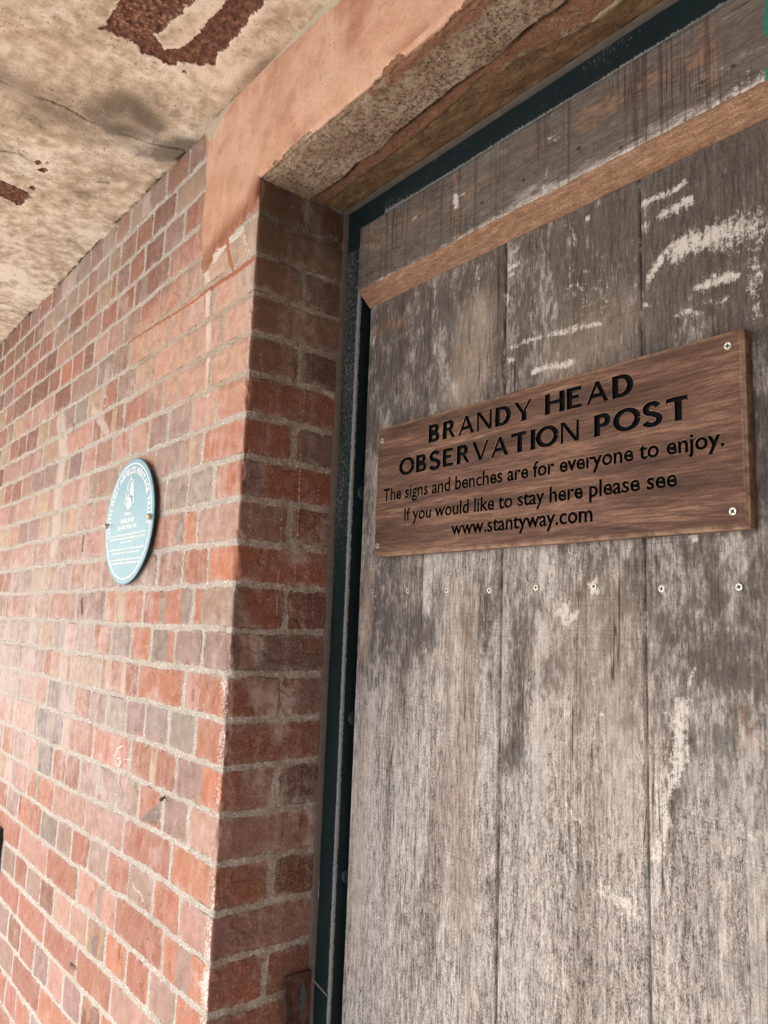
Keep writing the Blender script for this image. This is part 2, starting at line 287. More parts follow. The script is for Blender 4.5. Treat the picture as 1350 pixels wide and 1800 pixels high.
def wood_mat(name, along='Z', saw=0.5, fresh=False):
    """weathered boards: grey-brown fibres, dark bloom, saw marks across the grain, pale scrapes"""
    M = Mat(name); z = along == 'Z'
    L = (lambda a, b: M.vec((a, a, b)) if z else M.vec((b, a, a)))
    g1 = M.noise(1.0, 5, 0.7, L(230, 38)); g2 = M.noise(1.0, 5, 0.6, L(42, 4)); b1 = M.noise(1.0, 6, 0.7, L(34, 14)); fn = M.noise(1.0, 3, 0.75, L(760, 330)); md = M.noise(1.0, 6, 0.75, L(120, 52))
    gg = M.op('ADD', M.op('MULTIPLY', g1, 0.32), M.op('ADD', M.op('MULTIPLY', g2, 0.14), M.op('MULTIPLY', fn, 0.36)))
    gg = M.op('ADD', gg, M.op('MULTIPLY', md, 0.18))
    if fresh: st = [(0.36, (0.11, 0.056, 0.033)), (0.5, (0.28, 0.155, 0.092)), (0.60, (0.50, 0.32, 0.21))]
    else: st = [(0.40, (0.046, 0.036, 0.029)), (0.455, (0.18, 0.153, 0.132)), (0.51, (0.42, 0.377, 0.337)), (0.59, (0.71, 0.655, 0.60))]
    c = M.ramp(gg, st)
    if not fresh:
        cs = M.noise(1.0, 4, 0.6, L(26, 1.6)); c = M.mix(M.step(cs, 0.52, 0.66, 0, 0.45), c, M.mix(1.0, c, (0.42, 0.36, 0.31), 'MULTIPLY')); c = M.mix(M.step(cs, 0.46, 0.34, 0, 0.35), c, (0.62, 0.57, 0.52))
        dk = M.attr('dk'); dn = M.op('ADD', M.op('MULTIPLY', b1, 0.45), M.op('ADD', M.op('MULTIPLY', fn, 0.25), M.op('MULTIPLY', md, 0.45)))
        dm = M.step(M.op('ADD', M.op('MULTIPLY', M.op('SUBTRACT', dn, 0.575), 3.8), dk), 0.42, 0.95)
        c = M.mix(M.op('MULTIPLY', dm, 0.86), c, M.mix(g1, (0.024, 0.0185, 0.0150), (0.100, 0.078, 0.063)))
        c = M.mix(M.op('MULTIPLY', M.attr('tan'), M.step(md, 0.25, 0.7, 0.1, 0.7)), c, (0.52, 0.40, 0.30))
        c = M.mix(M.op('MULTIPLY', M.attr('orange'), M.step(M.op('ADD', md, g1), 0.85, 1.2, 0, 0.75)), c, (0.36, 0.19, 0.10))
        c = M.mix(M.op('MULTIPLY', M.attr('blue'), M.step(gg, 0.4, 0.65, 0.1, 0.65)), c, (0.50, 0.52, 0.50))
        wq = M.attr('wh'); wn = M.op('ADD', wq, M.op('MULTIPLY', M.op('MULTIPLY', M.op('MULTIPLY', M.op('ADD', wq, 0.12), 2.6, clamp=True), 4.2), M.op('SUBTRACT', M.op('ADD', M.op('MULTIPLY', fn, 0.2), M.op('ADD', M.op('MULTIPLY', M.noise(130, 6, 0.75), 0.55), M.op('MULTIPLY', g1, 0.25))), 0.5)))
        c = M.mix(M.op('MULTIPLY', M.step(wn, 0.50, 1.0), 0.76), c, (0.74, 0.69, 0.63))
        c = M.mix(M.step(M.op('ADD', M.attr('green'), M.op('MULTIPLY', M.op('SUBTRACT', md, 0.5), 1.0)), 0.45, 0.7, 0, 0.9), c, (0.015, 0.19, 0.125))
    wv = M.step(M.noise(1.0, 3, 0.7, M.vec((9, 9, 560), (0, 0.08, 0)) if z else M.vec((560, 9, 12), (0, 0.05, 0))), 0.50, 0.68)
    sm = M.op('MULTIPLY', wv, M.step(M.noise(9, 4), 0.42, 0.65)); c = M.mix(M.op('MULTIPLY', sm, saw), c, (0.05, 0.036, 0.028))
    if not fresh:
        sp_ = M.op('MULTIPLY', M.step(M.op('ABSOLUTE', M.op('SUBTRACT', M.noise(1.0, 3, 0.55, L(34, 0.9)), 0.5)), 0.0075, 0.0025), M.step(M.noise(1.0, 3, 0.5, L(9, 3)), 0.50, 0.56)); c = M.mix(M.op('MULTIPLY', sp_, 0.8), c, (0.035, 0.026, 0.020))
        lines = M.op('MULTIPLY', M.step(M.noise(1.0, 2, 0.4, M.vec((130, 1, 2.2)) if not z else M.vec((300, 1, 2.4))), 0.58, 0.66), 0.5 if not z else 0.25)
        c = M.mix(lines, c, (0.04, 0.028, 0.022))
    h = M.op('ADD', M.op('MULTIPLY', gg, 1.6), M.op('MULTIPLY', sm, -0.7*saw))
    return M.done(c, 0.85, M.bump(h, 0.6, 0.0016), 0.25)
def sign_mat():
    M = Mat('engraved_hardwood')
    g1 = M.noise(1.0, 6, 0.72, M.vec((22, 300, 300))); g2 = M.noise(1.0, 5, 0.6, M.vec((4.5, 40, 46)), 0.9); fn = M.noise(700, 3, 0.7)
    fig = M.wave(30, M.vec((0.30, 1, 1), (0, 0.06, 0)), 11.0, 4, 1.3, 'Z')
    gg = M.op('ADD', M.op('MULTIPLY', g1, 0.38), M.op('ADD', M.op('MULTIPLY', g2, 0.42), M.op('MULTIPLY', fn, 0.2)))
    c = M.ramp(gg, [(0.37, (0.030, 0.0155, 0.011)), (0.5, (0.115, 0.057, 0.036)), (0.61, (0.28, 0.160, 0.102))])
    c = M.mix(M.op('MULTIPLY', M.op('MULTIPLY', M.op('POWER', fig, 5.0), M.step(M.noise(9, 3), .4, .6)), 0.55), c, (0.06, 0.03, 0.021))
    c = M.mix(M.step(M.noise(11, 4), 0.58, 0.75, 0, 0.5), c, (0.10, 0.055, 0.04))
    ed = M.attr('edge'); c = M.mix(M.op('MULTIPLY', ed, M.step(M.noise(55, 4), 0.3, 0.65, 0.1, 0.75)), c, (0.52, 0.34, 0.22))
    c = M.mix(M.step(M.op('ADD', M.attr('pale'), M.op('MULTIPLY', M.op('SUBTRACT', M.noise(120, 4), 0.5), 1.2)), 0.4, 0.8, 0, 0.75), c, (0.60, 0.50, 0.42))
    return M.done(c, 0.72, M.bump(gg, 0.45, 0.0012), 0.3)
def steel_mat():
    M = Mat('chipped_dark_paint'); n = M.noise(8, 4); s = M.noise(1.0, 5, 0.75, M.vec((330, 330, 130))); e = M.attr('wear')
    c = M.mix(n, (0.0040, 0.0110, 0.0125), (0.0070, 0.0190, 0.0215))
    c = M.mix(M.step(M.noise(1.0, 3, 0.6, M.vec((200, 200, 8))), 0.55, 0.75, 0, 0.3), c, (0.025, 0.045, 0.05))
    ch = M.step(M.op('ADD', s, M.op('MULTIPLY', M.op('SUBTRACT', e, 0.5), 0.5)), 0.585, 0.68)
    c = M.mix(M.op('MULTIPLY', ch, 0.8), c, M.mix(M.noise(300, 2), (0.10, 0.125, 0.125), (0.42, 0.44, 0.42)))
    return M.done(c, 0.5, M.bump(s, 0.35, 0.001), 0.3)
MW = wall_mat(); ML = lintel_mat(); MC = ceil_mat(); MS = steel_mat(); MSIGN = sign_mat()
MPL = wood_mat('weathered_plank', 'Z', 0.4); MHB = wood_mat('sawn_header', 'X', 0.95); MFR = wood_mat('fresh_cut_oak', 'X', 0.2, True)
MINK = flat('black_letter_paint', (0.0045, 0.0045, 0.005), 0.7, spec=0.06, var=0.4, sc=300)
MSEAL = flat('grey_sealant', (0.10, 0.078, 0.058), 0.75, var=0.45, sc=90)
MZINC = flat('zinc_screw', (0.62, 0.60, 0.55), 0.4, 0.6, var=0.35, sc=900)
MHOLE = flat('screw_socket', (0.02, 0.018, 0.016), 0.8)
MBLUE = flat('blue_enamel', (0.125, 0.325, 0.415), 0.4, 0, 0.5, var=0.10, sc=14)
MWHITE = flat('white_print', (0.86, 0.88, 0.87), 0.4, var=0.05)
MBLACK = flat('black_edge', (0.012, 0.012, 0.012), 0.5)
MBRASS = flat('cap_nut', (0.55, 0.43, 0.30), 0.35, 0.7)
# ------------------------------------------------------------------ ground
GZ = -1.55
def ground():
    M = Mat('pale_concrete'); n = M.noise(3, 6, 0.6); n2 = M.noise(60, 5, 0.7)
    mt = M.done(M.mix(M.op('ADD', M.op('MULTIPLY', n, 0.5), M.op('MULTIPLY', n2, 0.5)), (0.44, 0.435, 0.425), (0.68, 0.675, 0.66)), 0.9, M.bump(n2, 0.4, 0.004))
    g = meshobj('ground', [(-150, -150, GZ), (150, -150, GZ), (150, 150, GZ), (-150, 150, GZ)], [(0, 1, 2, 3)], mt)
    g['kind'] = 'structure'
ground()
# ------------------------------------------------------------------ brick wall with its door reveal
ROWPX = {12: [334, 293, 260, 230, 205, 182, 160, 133, 111, 91, 70, 54, 36, 18], 11: [310, 269, 240, 212, 192, 172, 155, 137, 117, 95, 78, 60, 43, 26, 8],
 10: [324, 288, 254, 228, 205, 195, 172, 147, 121, 96, 71, 45, 24, 5], 9: [360, 298, 236, 206, 178, 153, 126, 101, 81, 64, 45, 25, 8],
 8: [358, 319, 280, 247, 218, 189, 166, 147, 127, 107, 86, 55, 24, 10], 7: [374, 297, 265, 228, 199, 171, 125, 94, 75, 56, 40, 24, 12],
 6: [392, 347, 307, 271, 239, 207, 180, 155, 132, 107, 86, 67, 47, 33, 17, 2], 5: [368, 287, 218, 163, 115, 75, 38, 6],
 4: [380, 336, 295, 261, 230, 198, 168, 144, 121, 103, 77, 56, 38, 21, 8], 3: [356, 272, 209, 155, 107, 66, 31, -1],
 2: [377, 330, 290, 254, 222, 192, 163, 137, 112, 89, 70, 50, 31, 14, -2], 1: [347, 265, 205, 147, 99, 57, 19, -16],
 0: [365, 321, 276, 240, 208, 179, 150, 125, 101, 78, 56, 37, 21, 6], -1: [338, 251, 184, 134, 87, 45, 10],
 -2: [355, 307, 266, 230, 195, 165, 137, 113, 93, 70, 51, 33, 15], -3: [323, 243, 177, 124, 77, 37, 2],
 -4: [342, 295, 254, 220, 187, 158, 130, 108, 83, 58, 38, 17, 0], -5: [310, 228, 164, 110, 65, 24, -12],
 -6: [330, 285, 243, 205, 170, 140, 115, 93, 67, 44, 25, 5], -7: [299, 216, 150, 95, 49, 11],
 -8: [315, 269, 226, 188, 156, 126, 101, 73, 53, 32, 13], -9: [285, 202, 136, 82, 36, -3],
 -10: [307, 261, 221, 184, 153, 123, 95, 71, 47, 27, 6], -11: [275, 194, 134, 78, 33, -6],
 -12: [290, 247, 208, 174, 141, 110, 84, 60, 36, 15], -13: [262, 182, 123, 68, 23], -14: [270, 225, 185, 150, 115, 80, 52, 28, 10], -15: [240, 160, 100, 50, 16]}
ROWC = {12: 'mrmtotrmt', 11: 'tdrrtmrt', 10: 'rmdrmrtrdm', 9: 'rrdrrpmpdr', 8: 'tmrrmppdrord', 7: 'ppppmgmdppp', 6: 'pppptmrtgmpt', 5: 'pprrptpp',
 4: 'opmmppppmtmmp', 3: 'ompmptpp', 2: 'OggmmmpptttmmP', 1: 'pomppppp', 0: 'OommmmPomttmm', -1: 'mrOmrmrm', -2: 'mmgogompgtmmg', -3: 'oortrmm',
 -4: 'oggmgmogkppgm', -5: 'mrorkpr', -6: 'pmrmmmrrkpmo', -7: 'orppop', -8: 'pomrmrmgoom', -9: 'orprpr', -10: 'omooyppdmrm', -11: 'oprrrr',
 -12: 'rrmodmpmr', -13: 'oroor', -14: 'rpomrmgor', -15: 'rorro'}
PAL = {'O': (.55, .20, .105), 'o': (.46, .165, .098), 'r': (.37, .135, .09), 'p': (.50, .28, .225), 'P': (.55, .30, .23), 'm': (.34, .22, .185), 'g': (.29, .24, .20),
       't': (.52, .37, .25), 'd': (.24, .095, .065), 'k': (.14, .14, .15), 'y': (.34, .25, .14)}
BANDS = {(-10, 4): [(.30, .45, 'd'), (.45, .62, 'k')], (-12, 2): [(.3, .6, 'd')], (-1, 0): [(0, .32, 'o'), (.86, 1, 'o')], (-1, 1): [(0, .18, 'g'), (.18, .50, 'o'), (.50, .62, 'g'), (.62, .85, 'o')],
         (-5, 0): [(0, .25, 'p'), (.25, .62, 'O')], (-3, 1): [], (-3, 2): [(.28, .40, 't'), (.70, .85, 't')], (-3, 4): [(.3, .4, 't'), (.62, .72, 't')],
         (-2, 2): [(0, .25, 'o')], (1, 1): [(0, .28, 'O'), (.28, .42, 'g')], (3, 1): [(.12, .25, 't'), (.45, .6, 'g')], (-9, 0): [(.6, .8, 'm')],
         (-11, 1): [(.3, .5, 'p')], (-3, 0): [(.75, 1, 'p')], (5, 3): [(.2, .35, 't'), (.6, .7, 't')]}
def shiftz(X, Z):      # courses sag a little toward the far end, low down
    k = Z/0.075
    return 0.017*ss(-3.8, -6.2, k)*ss(-0.25, -1.0, X)
def spaced(parts):
    out = [parts[0][0]]
    for a, b, s in parts:
        n = max(1, int(round((b-a)/s))); out += list(a+(b-a)*np.arange(1, n+1)/n)
    return np.array(out)
def wall(name, label, fine=True):
    mir = not fine
    if fine:
        sv = spaced([(-6.0, -2.1, 0.03), (-2.1, -1.4, 0.0055), (-1.4, -0.7, 0.0032), (-0.7, 0.2, 0.0021)])
        zv = spaced([(GZ-0.02, -1.15, 0.012), (-1.15, -0.8, 0.0032), (-0.8, 0.975, 0.0021)])
    else:
        sv = spaced([(-1.6, 0.2, 0.006)]); zv = spaced([(GZ-0.02, 0.975, 0.006)])
    S, Z = np.meshgrid(sv, zv); X = np.minimum(S, 0)
    jx = S + 0.0034*fbm(S*24, Z*24, 3, 3) + 0.0018*fbm(S*110, Z*110, 4, 2)
    jz = Z + shiftz(X, Z) + 0.0034*fbm(S*16, Z*22, 5, 3) + 0.0019*fbm(S*110, Z*110, 6, 2)
    row = np.floor(jz/0.075).astype(int); v = jz-row*0.075
    sd = np.zeros(S.shape); col = np.zeros(S.shape+(3,)); off = np.zeros(S.shape)
    r2 = np.random.default_rng(11 if fine else 23)
    for r in range(row.min(), row.max()+1):
        k = row == r
        if not k.any(): continue
        js = [0.103, 0.215, 0.4] if r % 2 else [0.205, 0.31, 0.5]
        if fine and r in ROWPX:
            js += [wall_x(p, (r+0.5)*0.075-float(shiftz(np.array(-0.6), np.array((r+.5)*.075)))*0.5) for p in ROWPX[r]]
        else:
            js += [-0.215 if r % 2 else -0.1075]
        js = sorted(js)
        while js[0] > (-6.3 if fine else -2):
            js.insert(0, js[0]-((0.222 if r % 2 else 0.113)+r2.normal(0, 0.003)))
        js = np.array(js); x = jx[k]; i = np.clip(np.searchsorted(js, x)-1, 0, len(js)-2)
        a = js[i]; b = js[i+1]; nb = len(js)-1
        mj = r2.uniform(0.0075, 0.0145, nb+1); bd = r2.uniform(0.009, 0.0135)
        rad = r2.uniform(0.003, 0.011, nb)[i]
        cx = (a+mj[i]/2+b-mj[i+1]/2)/2; hx = (b-mj[i+1]/2-a-mj[i]/2)/2; hz = 0.0375-bd/2
        tl = r2.normal(0, 0.010, nb)[i]; vz = v[k]-0.0375+(x-cx)*tl
        qx = np.abs(x-cx)-hx+rad; qz = np.abs(vz)-hz+rad
        s_ = -(np.hypot(np.maximum(qx, 0), np.maximum(qz, 0))+np.minimum(np.maximum(qx, qz), 0)-rad)
        sd[k] = s_
        cols = np.zeros((nb, 3)); codes = ROWC.get(r, '') if fine else ''
        idx0 = int(np.searchsorted(js, -1e-4)-1)      # the corner brick
        for q in range(nb):
            n = idx0-q
            if q > idx0: ch = r2.choice(list('ddrmmg'))
            elif n < len(codes): ch = codes[n]
            else: ch = r2.choice(list('rrpmmogtd' if r < 6 else 'rrdmtrd'))
            if not (fine or 1): ch = 'r'
            cols[q] = np.array(PAL[ch])*r2.uniform(0.80, 1.14)*np.array([1, r2.uniform(.94, 1.08), r2.uniform(.92, 1.08)])
        cc = cols[i]
        fr = (x-a)/(b-a)
        for q in range(nb):
            n = idx0-q
            bs = BANDS.get((r, n)) if fine else None
            if bs is None and (js[q+1]-js[q]) > 0.16 and r2.random() < 0.3 and q <= idx0:
                c0 = r2.uniform(0.1, 0.7); bs = [(c0, c0+r2.uniform(.1, .28), r2.choice(list('gmtp')))]
            for (f0, f1, ch) in bs or []:
                kk = (i == q) & (1-fr > f0) & (1-fr < f1); cc[kk] = np.array(PAL[ch])
        kk = i > idx0
        cc = np.where((S[k] > 0)[:, None], cc*np.array([0.52, 0.44, 0.42]), cc)  # shade of the reveal, with some dirt, painted into its bricks
        col[k] = cc
        off[k] = r2.normal(0, 0.0007, nb)[i]+tl*0.05*vz+r2.normal(0, 0.006, nb)[i]*(x-cx)
    rough = fbm(S*260, Z*260, 8, 3)
    mdep = 0.0010+0.0017*fbm(S*9, Z*9, 9, 3)
    spall = ss(.36, .43, fbm(S*17, Z*20, 13, 4, .6))*ss(.35, .6, vn(S*4, Z*4, 14))
    col = col*(1-.6*spall[..., None])+.6*spall[..., None]*np.array([.50, .235, .155])*np.where(S > 0, .5, 1)[..., None]  # spalls on the reveal darkened likewise for its shade
    e = ss(-0.0022, 0.0016, sd+0.0015*fbm(S*150, Z*150, 12, 3))
    bul = 0.0012*ss(0, 0.012, sd)
    h = e*(off+bul+0.00045*rough)-(1-e)*(mdep+0.0016*rough)
    chip = ss(0.05, 0.6, fbm(Z*22+(S*3), S*40, 15, 5, .6))*ss(0.014, 0.0, np.abs(S))*0.009     # knocked-off arris
    h = h-chip-e*spall*(.0022+.0012*fbm(S*120, Z*120, 16, 3))
    A = dict(sd=sd, col=col)
    front = S <= 0
    salt = 0.16+0.42*fbm(X*2.6, Z*3.2, 21, 3)+0.20*ss(-0.35, -1.0, X)*ss(0.45, 0.05, Z)*ss(-.75, -.35, Z)+0.06*ss(0.5, 0, Z)-.15*ss(-.5, -.8, Z)-.22*ss(-.55, -.2, X)*ss(.15, -.1, Z)
    salt = np.where(front, salt, 0.05+0.25*fbm(S*9, Z*3, 22, 3))
    white = 0.62*ss(0.05, 0.0, -S+.012*fbm(Z*30, Z*0, 32, 3))*ss(0.35, -0.45, Z)*(front)*(0.75+0.8*fbm(X*9, Z*12, 31, 3))
    drip = np.zeros(S.shape)
    for s0, zt, am in [(.022, .5, .5), (.058, .42, .35), (.083, .30, .5), (.118, .46, .6), (.134, .38, .5), (.160, .28, .45), (.148, .1, .4), (.070, .05, .35), (.035, -.2, .35)]:
        sx = s0+.004*fbm(Z*14, Z*0+s0*90, 35, 3); drip = np.maximum(drip, am*ss(.0024, .0006, np.abs(S-sx))*ss(zt, zt-.1, Z)*ss(zt-.75, zt-.3, Z)*ss(-.5, .2, fbm(Z*10, Z*0+s0*50, 36, 2)))
    white = np.maximum(white, (~front)*drip)
    peach = np.zeros(S.shape); plast = np.full(S.shape, -0.1); terra = np.full(S.shape, -0.1); cream = np.full(S.shape, -0.1); soot = np.zeros(S.shape)
    dirty = np.zeros(S.shape); ochre = np.zeros(S.shape)
    if fine:
        pp = on_wall([(352, 425), (445, 470), (446, 600), (436, 690), (360, 740), (270, 700), (225, 640), (232, 570), (330, 470)])
        peach = ss(-0.05, 0.06, psdf(pp, X, Z, 0.12)+0.03*fbm(X*12, Z*12, 41, 3))*front
        pl = [(364, 238), (372, 212), (430, 150), (492, 90), (560, 20), (640, -60), (900, -200), (900, 200), (470, 300), (458, 320), (452, 372), (444, 380), (438, 374), (428, 397), (416, 404), (405, 418), (396, 433), (386, 437), (377, 450), (368, 476), (361, 484), (357, 470), (359, 440), (352, 420), (355, 390), (358, 360), (365, 330), (366, 290)]
        plast = psdf(on_wall(pl), X+.007*fbm(X*22, Z*22, 66, 4)*ss(0, -.02, X), Z+.006*fbm(X*22, Z*22, 67, 4)); plast[~front] = -0.1
        tl_ = on_wall([(449, 452), (420, 476), (380, 500), (340, 532), (290, 562), (250, 585), (226, 602)])
        terra = 0.0058-ldist(tl_, X, Z)*(1+0.9*ss(-.05, -.4, X)); terra[~front] = -0.1
        terra = np.maximum(terra, np.where(front, 0.006-ldist(on_wall([(401, 400), (402, 440), (408, 470)]), X, Z), -0.1))
        cp = on_wall([(366, 237), (373, 252), (386, 224), (410, 184), (440, 148), (470, 122), (500, 96), (540, 55), (600, 0), (570, 0), (520, 60), (490, 85), (430, 150), (374, 212)])
        cream = psdf(cp, X, Z); cream[~front] = -0.1
        dirty = np.maximum(ss(0.055, 0.0, ldist(on_wall([(356, 470), (370, 455), (400, 415), (440, 372), (455, 340)]), X, Z))*0.9, ss(.02, 0, ldist(on_wall([(364, 250), (358, 360), (352, 420), (358, 470)]), X, Z))*.8)
        for pts, wd, am in [([(362, 455), (368, 520), (368, 600), (366, 690)], 0.016, 1.0), ([(447, 520), (438, 690)], 0.02, .6), ([(378, 455), (395, 430), (425, 405)], 0.02, .8), ([(430, 420), (440, 460)], 0.02, .5)]:
            white = np.maximum(white, am*ss(wd, wd*0.2, ldist(on_wall(pts), X, Z))*front)
        for pts, wd, am in [([(107, 735), (112, 800), (104, 850), (100, 930), (96, 960)], 0.05, 0.95), ([(190, 650), (185, 690)], 0.03, .5), ([(165, 720), (190, 760)], .02, .7)]:
            salt = salt+am*ss(wd, wd*0.3, ldist(on_wall(pts), X, Z))*front
        for pts, wd, am in [([(218, 1311), (209, 1315), (203, 1328), (204, 1341), (210, 1347), (214, 1339), (212, 1332), (207, 1333)], .0028, .85), ([(221, 1334), (230, 1337)], .0025, .8), ([(226, 1328), (225, 1342)], .0022, .7),
                            ([(186, 694), (190, 700), (188, 712), (183, 714), (182, 704), (186, 694)], .0028, .7), ([(165, 707), (168, 712), (165, 722), (161, 722), (160, 713), (165, 707)], .0026, .55), ([(234, 1551), (240, 1563), (249, 1569), (253, 1578), (252, 1586)], .0022, .7), ([(170, 765), (166, 775), (170, 782), (176, 778)], .004, .5)]:
            white = np.maximum(white, am*ss(wd, wd*.3, ldist(on_wall(pts), X, Z))*front)
        for pts, wd in [([(145, 1055), (146, 1076)], .007), ([(130, 746), (128, 758)], .006), ([(221, 628), (220, 646)], .004), ([(65, 1070), (64, 1074)], .004), ([(52, 1064), (52, 1068)], .003), ([(148, 942), (145, 968)], .003), ([(37, 1402), (34, 1430)], .0045), ([(125, 1695), (132, 1702)], .005)]:
            pit = ss(wd, wd*.45, ldist(on_wall(pts), X, Z)*(1+.5*fbm(X*150, Z*150, 65, 3)))*front
            col = col*(1-pit[..., None]*.93); h = h-.006*pit; sd = np.where(pit > .3, np.maximum(sd, .004*pit), sd); salt = salt-1.2*pit
        A['sd'] = sd; A['col'] = col
        # water stains on the reveal under the lintel, with its shade painted in
        ochre = (~front)*ss(0.12, 0.62, Z)*(0.30+0.75*ss(0.40, 0.75, vn(S*28, Z*1.5, 51)))
        soot = (~front)*np.clip(ss(.15, .80, Z)*(.40+.9*fbm(S*16, Z*6, 52, 3))+.25*ss(.1, .5, fbm(S*7, Z*3, 53, 3)), 0, 1)  # stains plus painted shade, darker towards the lintel
        ochre = np.maximum(ochre, front*0.75*ss(0.62, 0.93, Z)*ss(-0.10, -.25, X)*(0.6+0.5*fbm(X*5, Z*8, 55, 3)))
        # the dark triangular corner of the brick below the nail
        tri = on_wall([(284, 1409), (279, 1450), (246, 1441)]); t = psdf(tri, X, Z, .05) > 0
        col[t & front] = np.array([0.145, 0.12, 0.105])
        h = h+np.where(front, 0.004*ss(-0.002, 0.004, plast+0.005*fbm(X*45, Z*45, 61, 4)), 0)*1.0
        pm = ss(-0.001, 0.006, plast); h = h*(1-pm)+pm*(0.0045+0.0012*fbm(X*14, Z*14, 62, 3))*front
    rc = np.where(Z > ZS-0.004, 0.0, 0.0045)
    # rounded arris: walk round a small quarter circle
    t = np.clip((S+rc*0.785)/np.maximum(rc*1.57, 1e-6), 0, 1)*math.pi/2
    t = np.where(rc == 0, (S > 0)*math.pi/2, t)
    bx = np.where(t <= 0, np.minimum(S, 0)+0.0, np.where(t >= math.pi/2, 0, -rc+rc*np.sin(t)))
    by = np.where(t <= 0, 0, np.where(t >= math.pi/2, np.maximum(S, 0), rc-rc*np.cos(t)))
    nx = np.sin(t); ny = -np.cos(t)
    P = np.stack([bx+nx*h, by+ny*h, Z], -1)
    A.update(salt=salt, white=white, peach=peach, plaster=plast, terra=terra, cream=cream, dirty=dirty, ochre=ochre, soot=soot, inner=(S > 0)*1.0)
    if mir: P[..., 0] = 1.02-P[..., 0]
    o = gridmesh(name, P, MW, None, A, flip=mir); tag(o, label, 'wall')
    return o
wall('brick_wall', 'weathered red brick wall with door reveal, blue plaque fixed to it')
wall('brick_wall', 'plain brick pier on the right-hand side of the wooden door', fine=False)
def side_blocker():  # unseen wall, added only to block light from the reveal
    t = thing('unseen_side_blocker', 'unseen dark wall added at the right to shade the door reveal', 'wall', (2.1, -0.9, GZ))
    bmobj('blocker_face', [boxgeo(1.95, 2.2, -2.4, -0.004, GZ-.02, 0.96, .004)], flat('dark_blocker', (0.115, 0.085, 0.07), 0.92, var=.3, sc=8), t)
side_blocker()
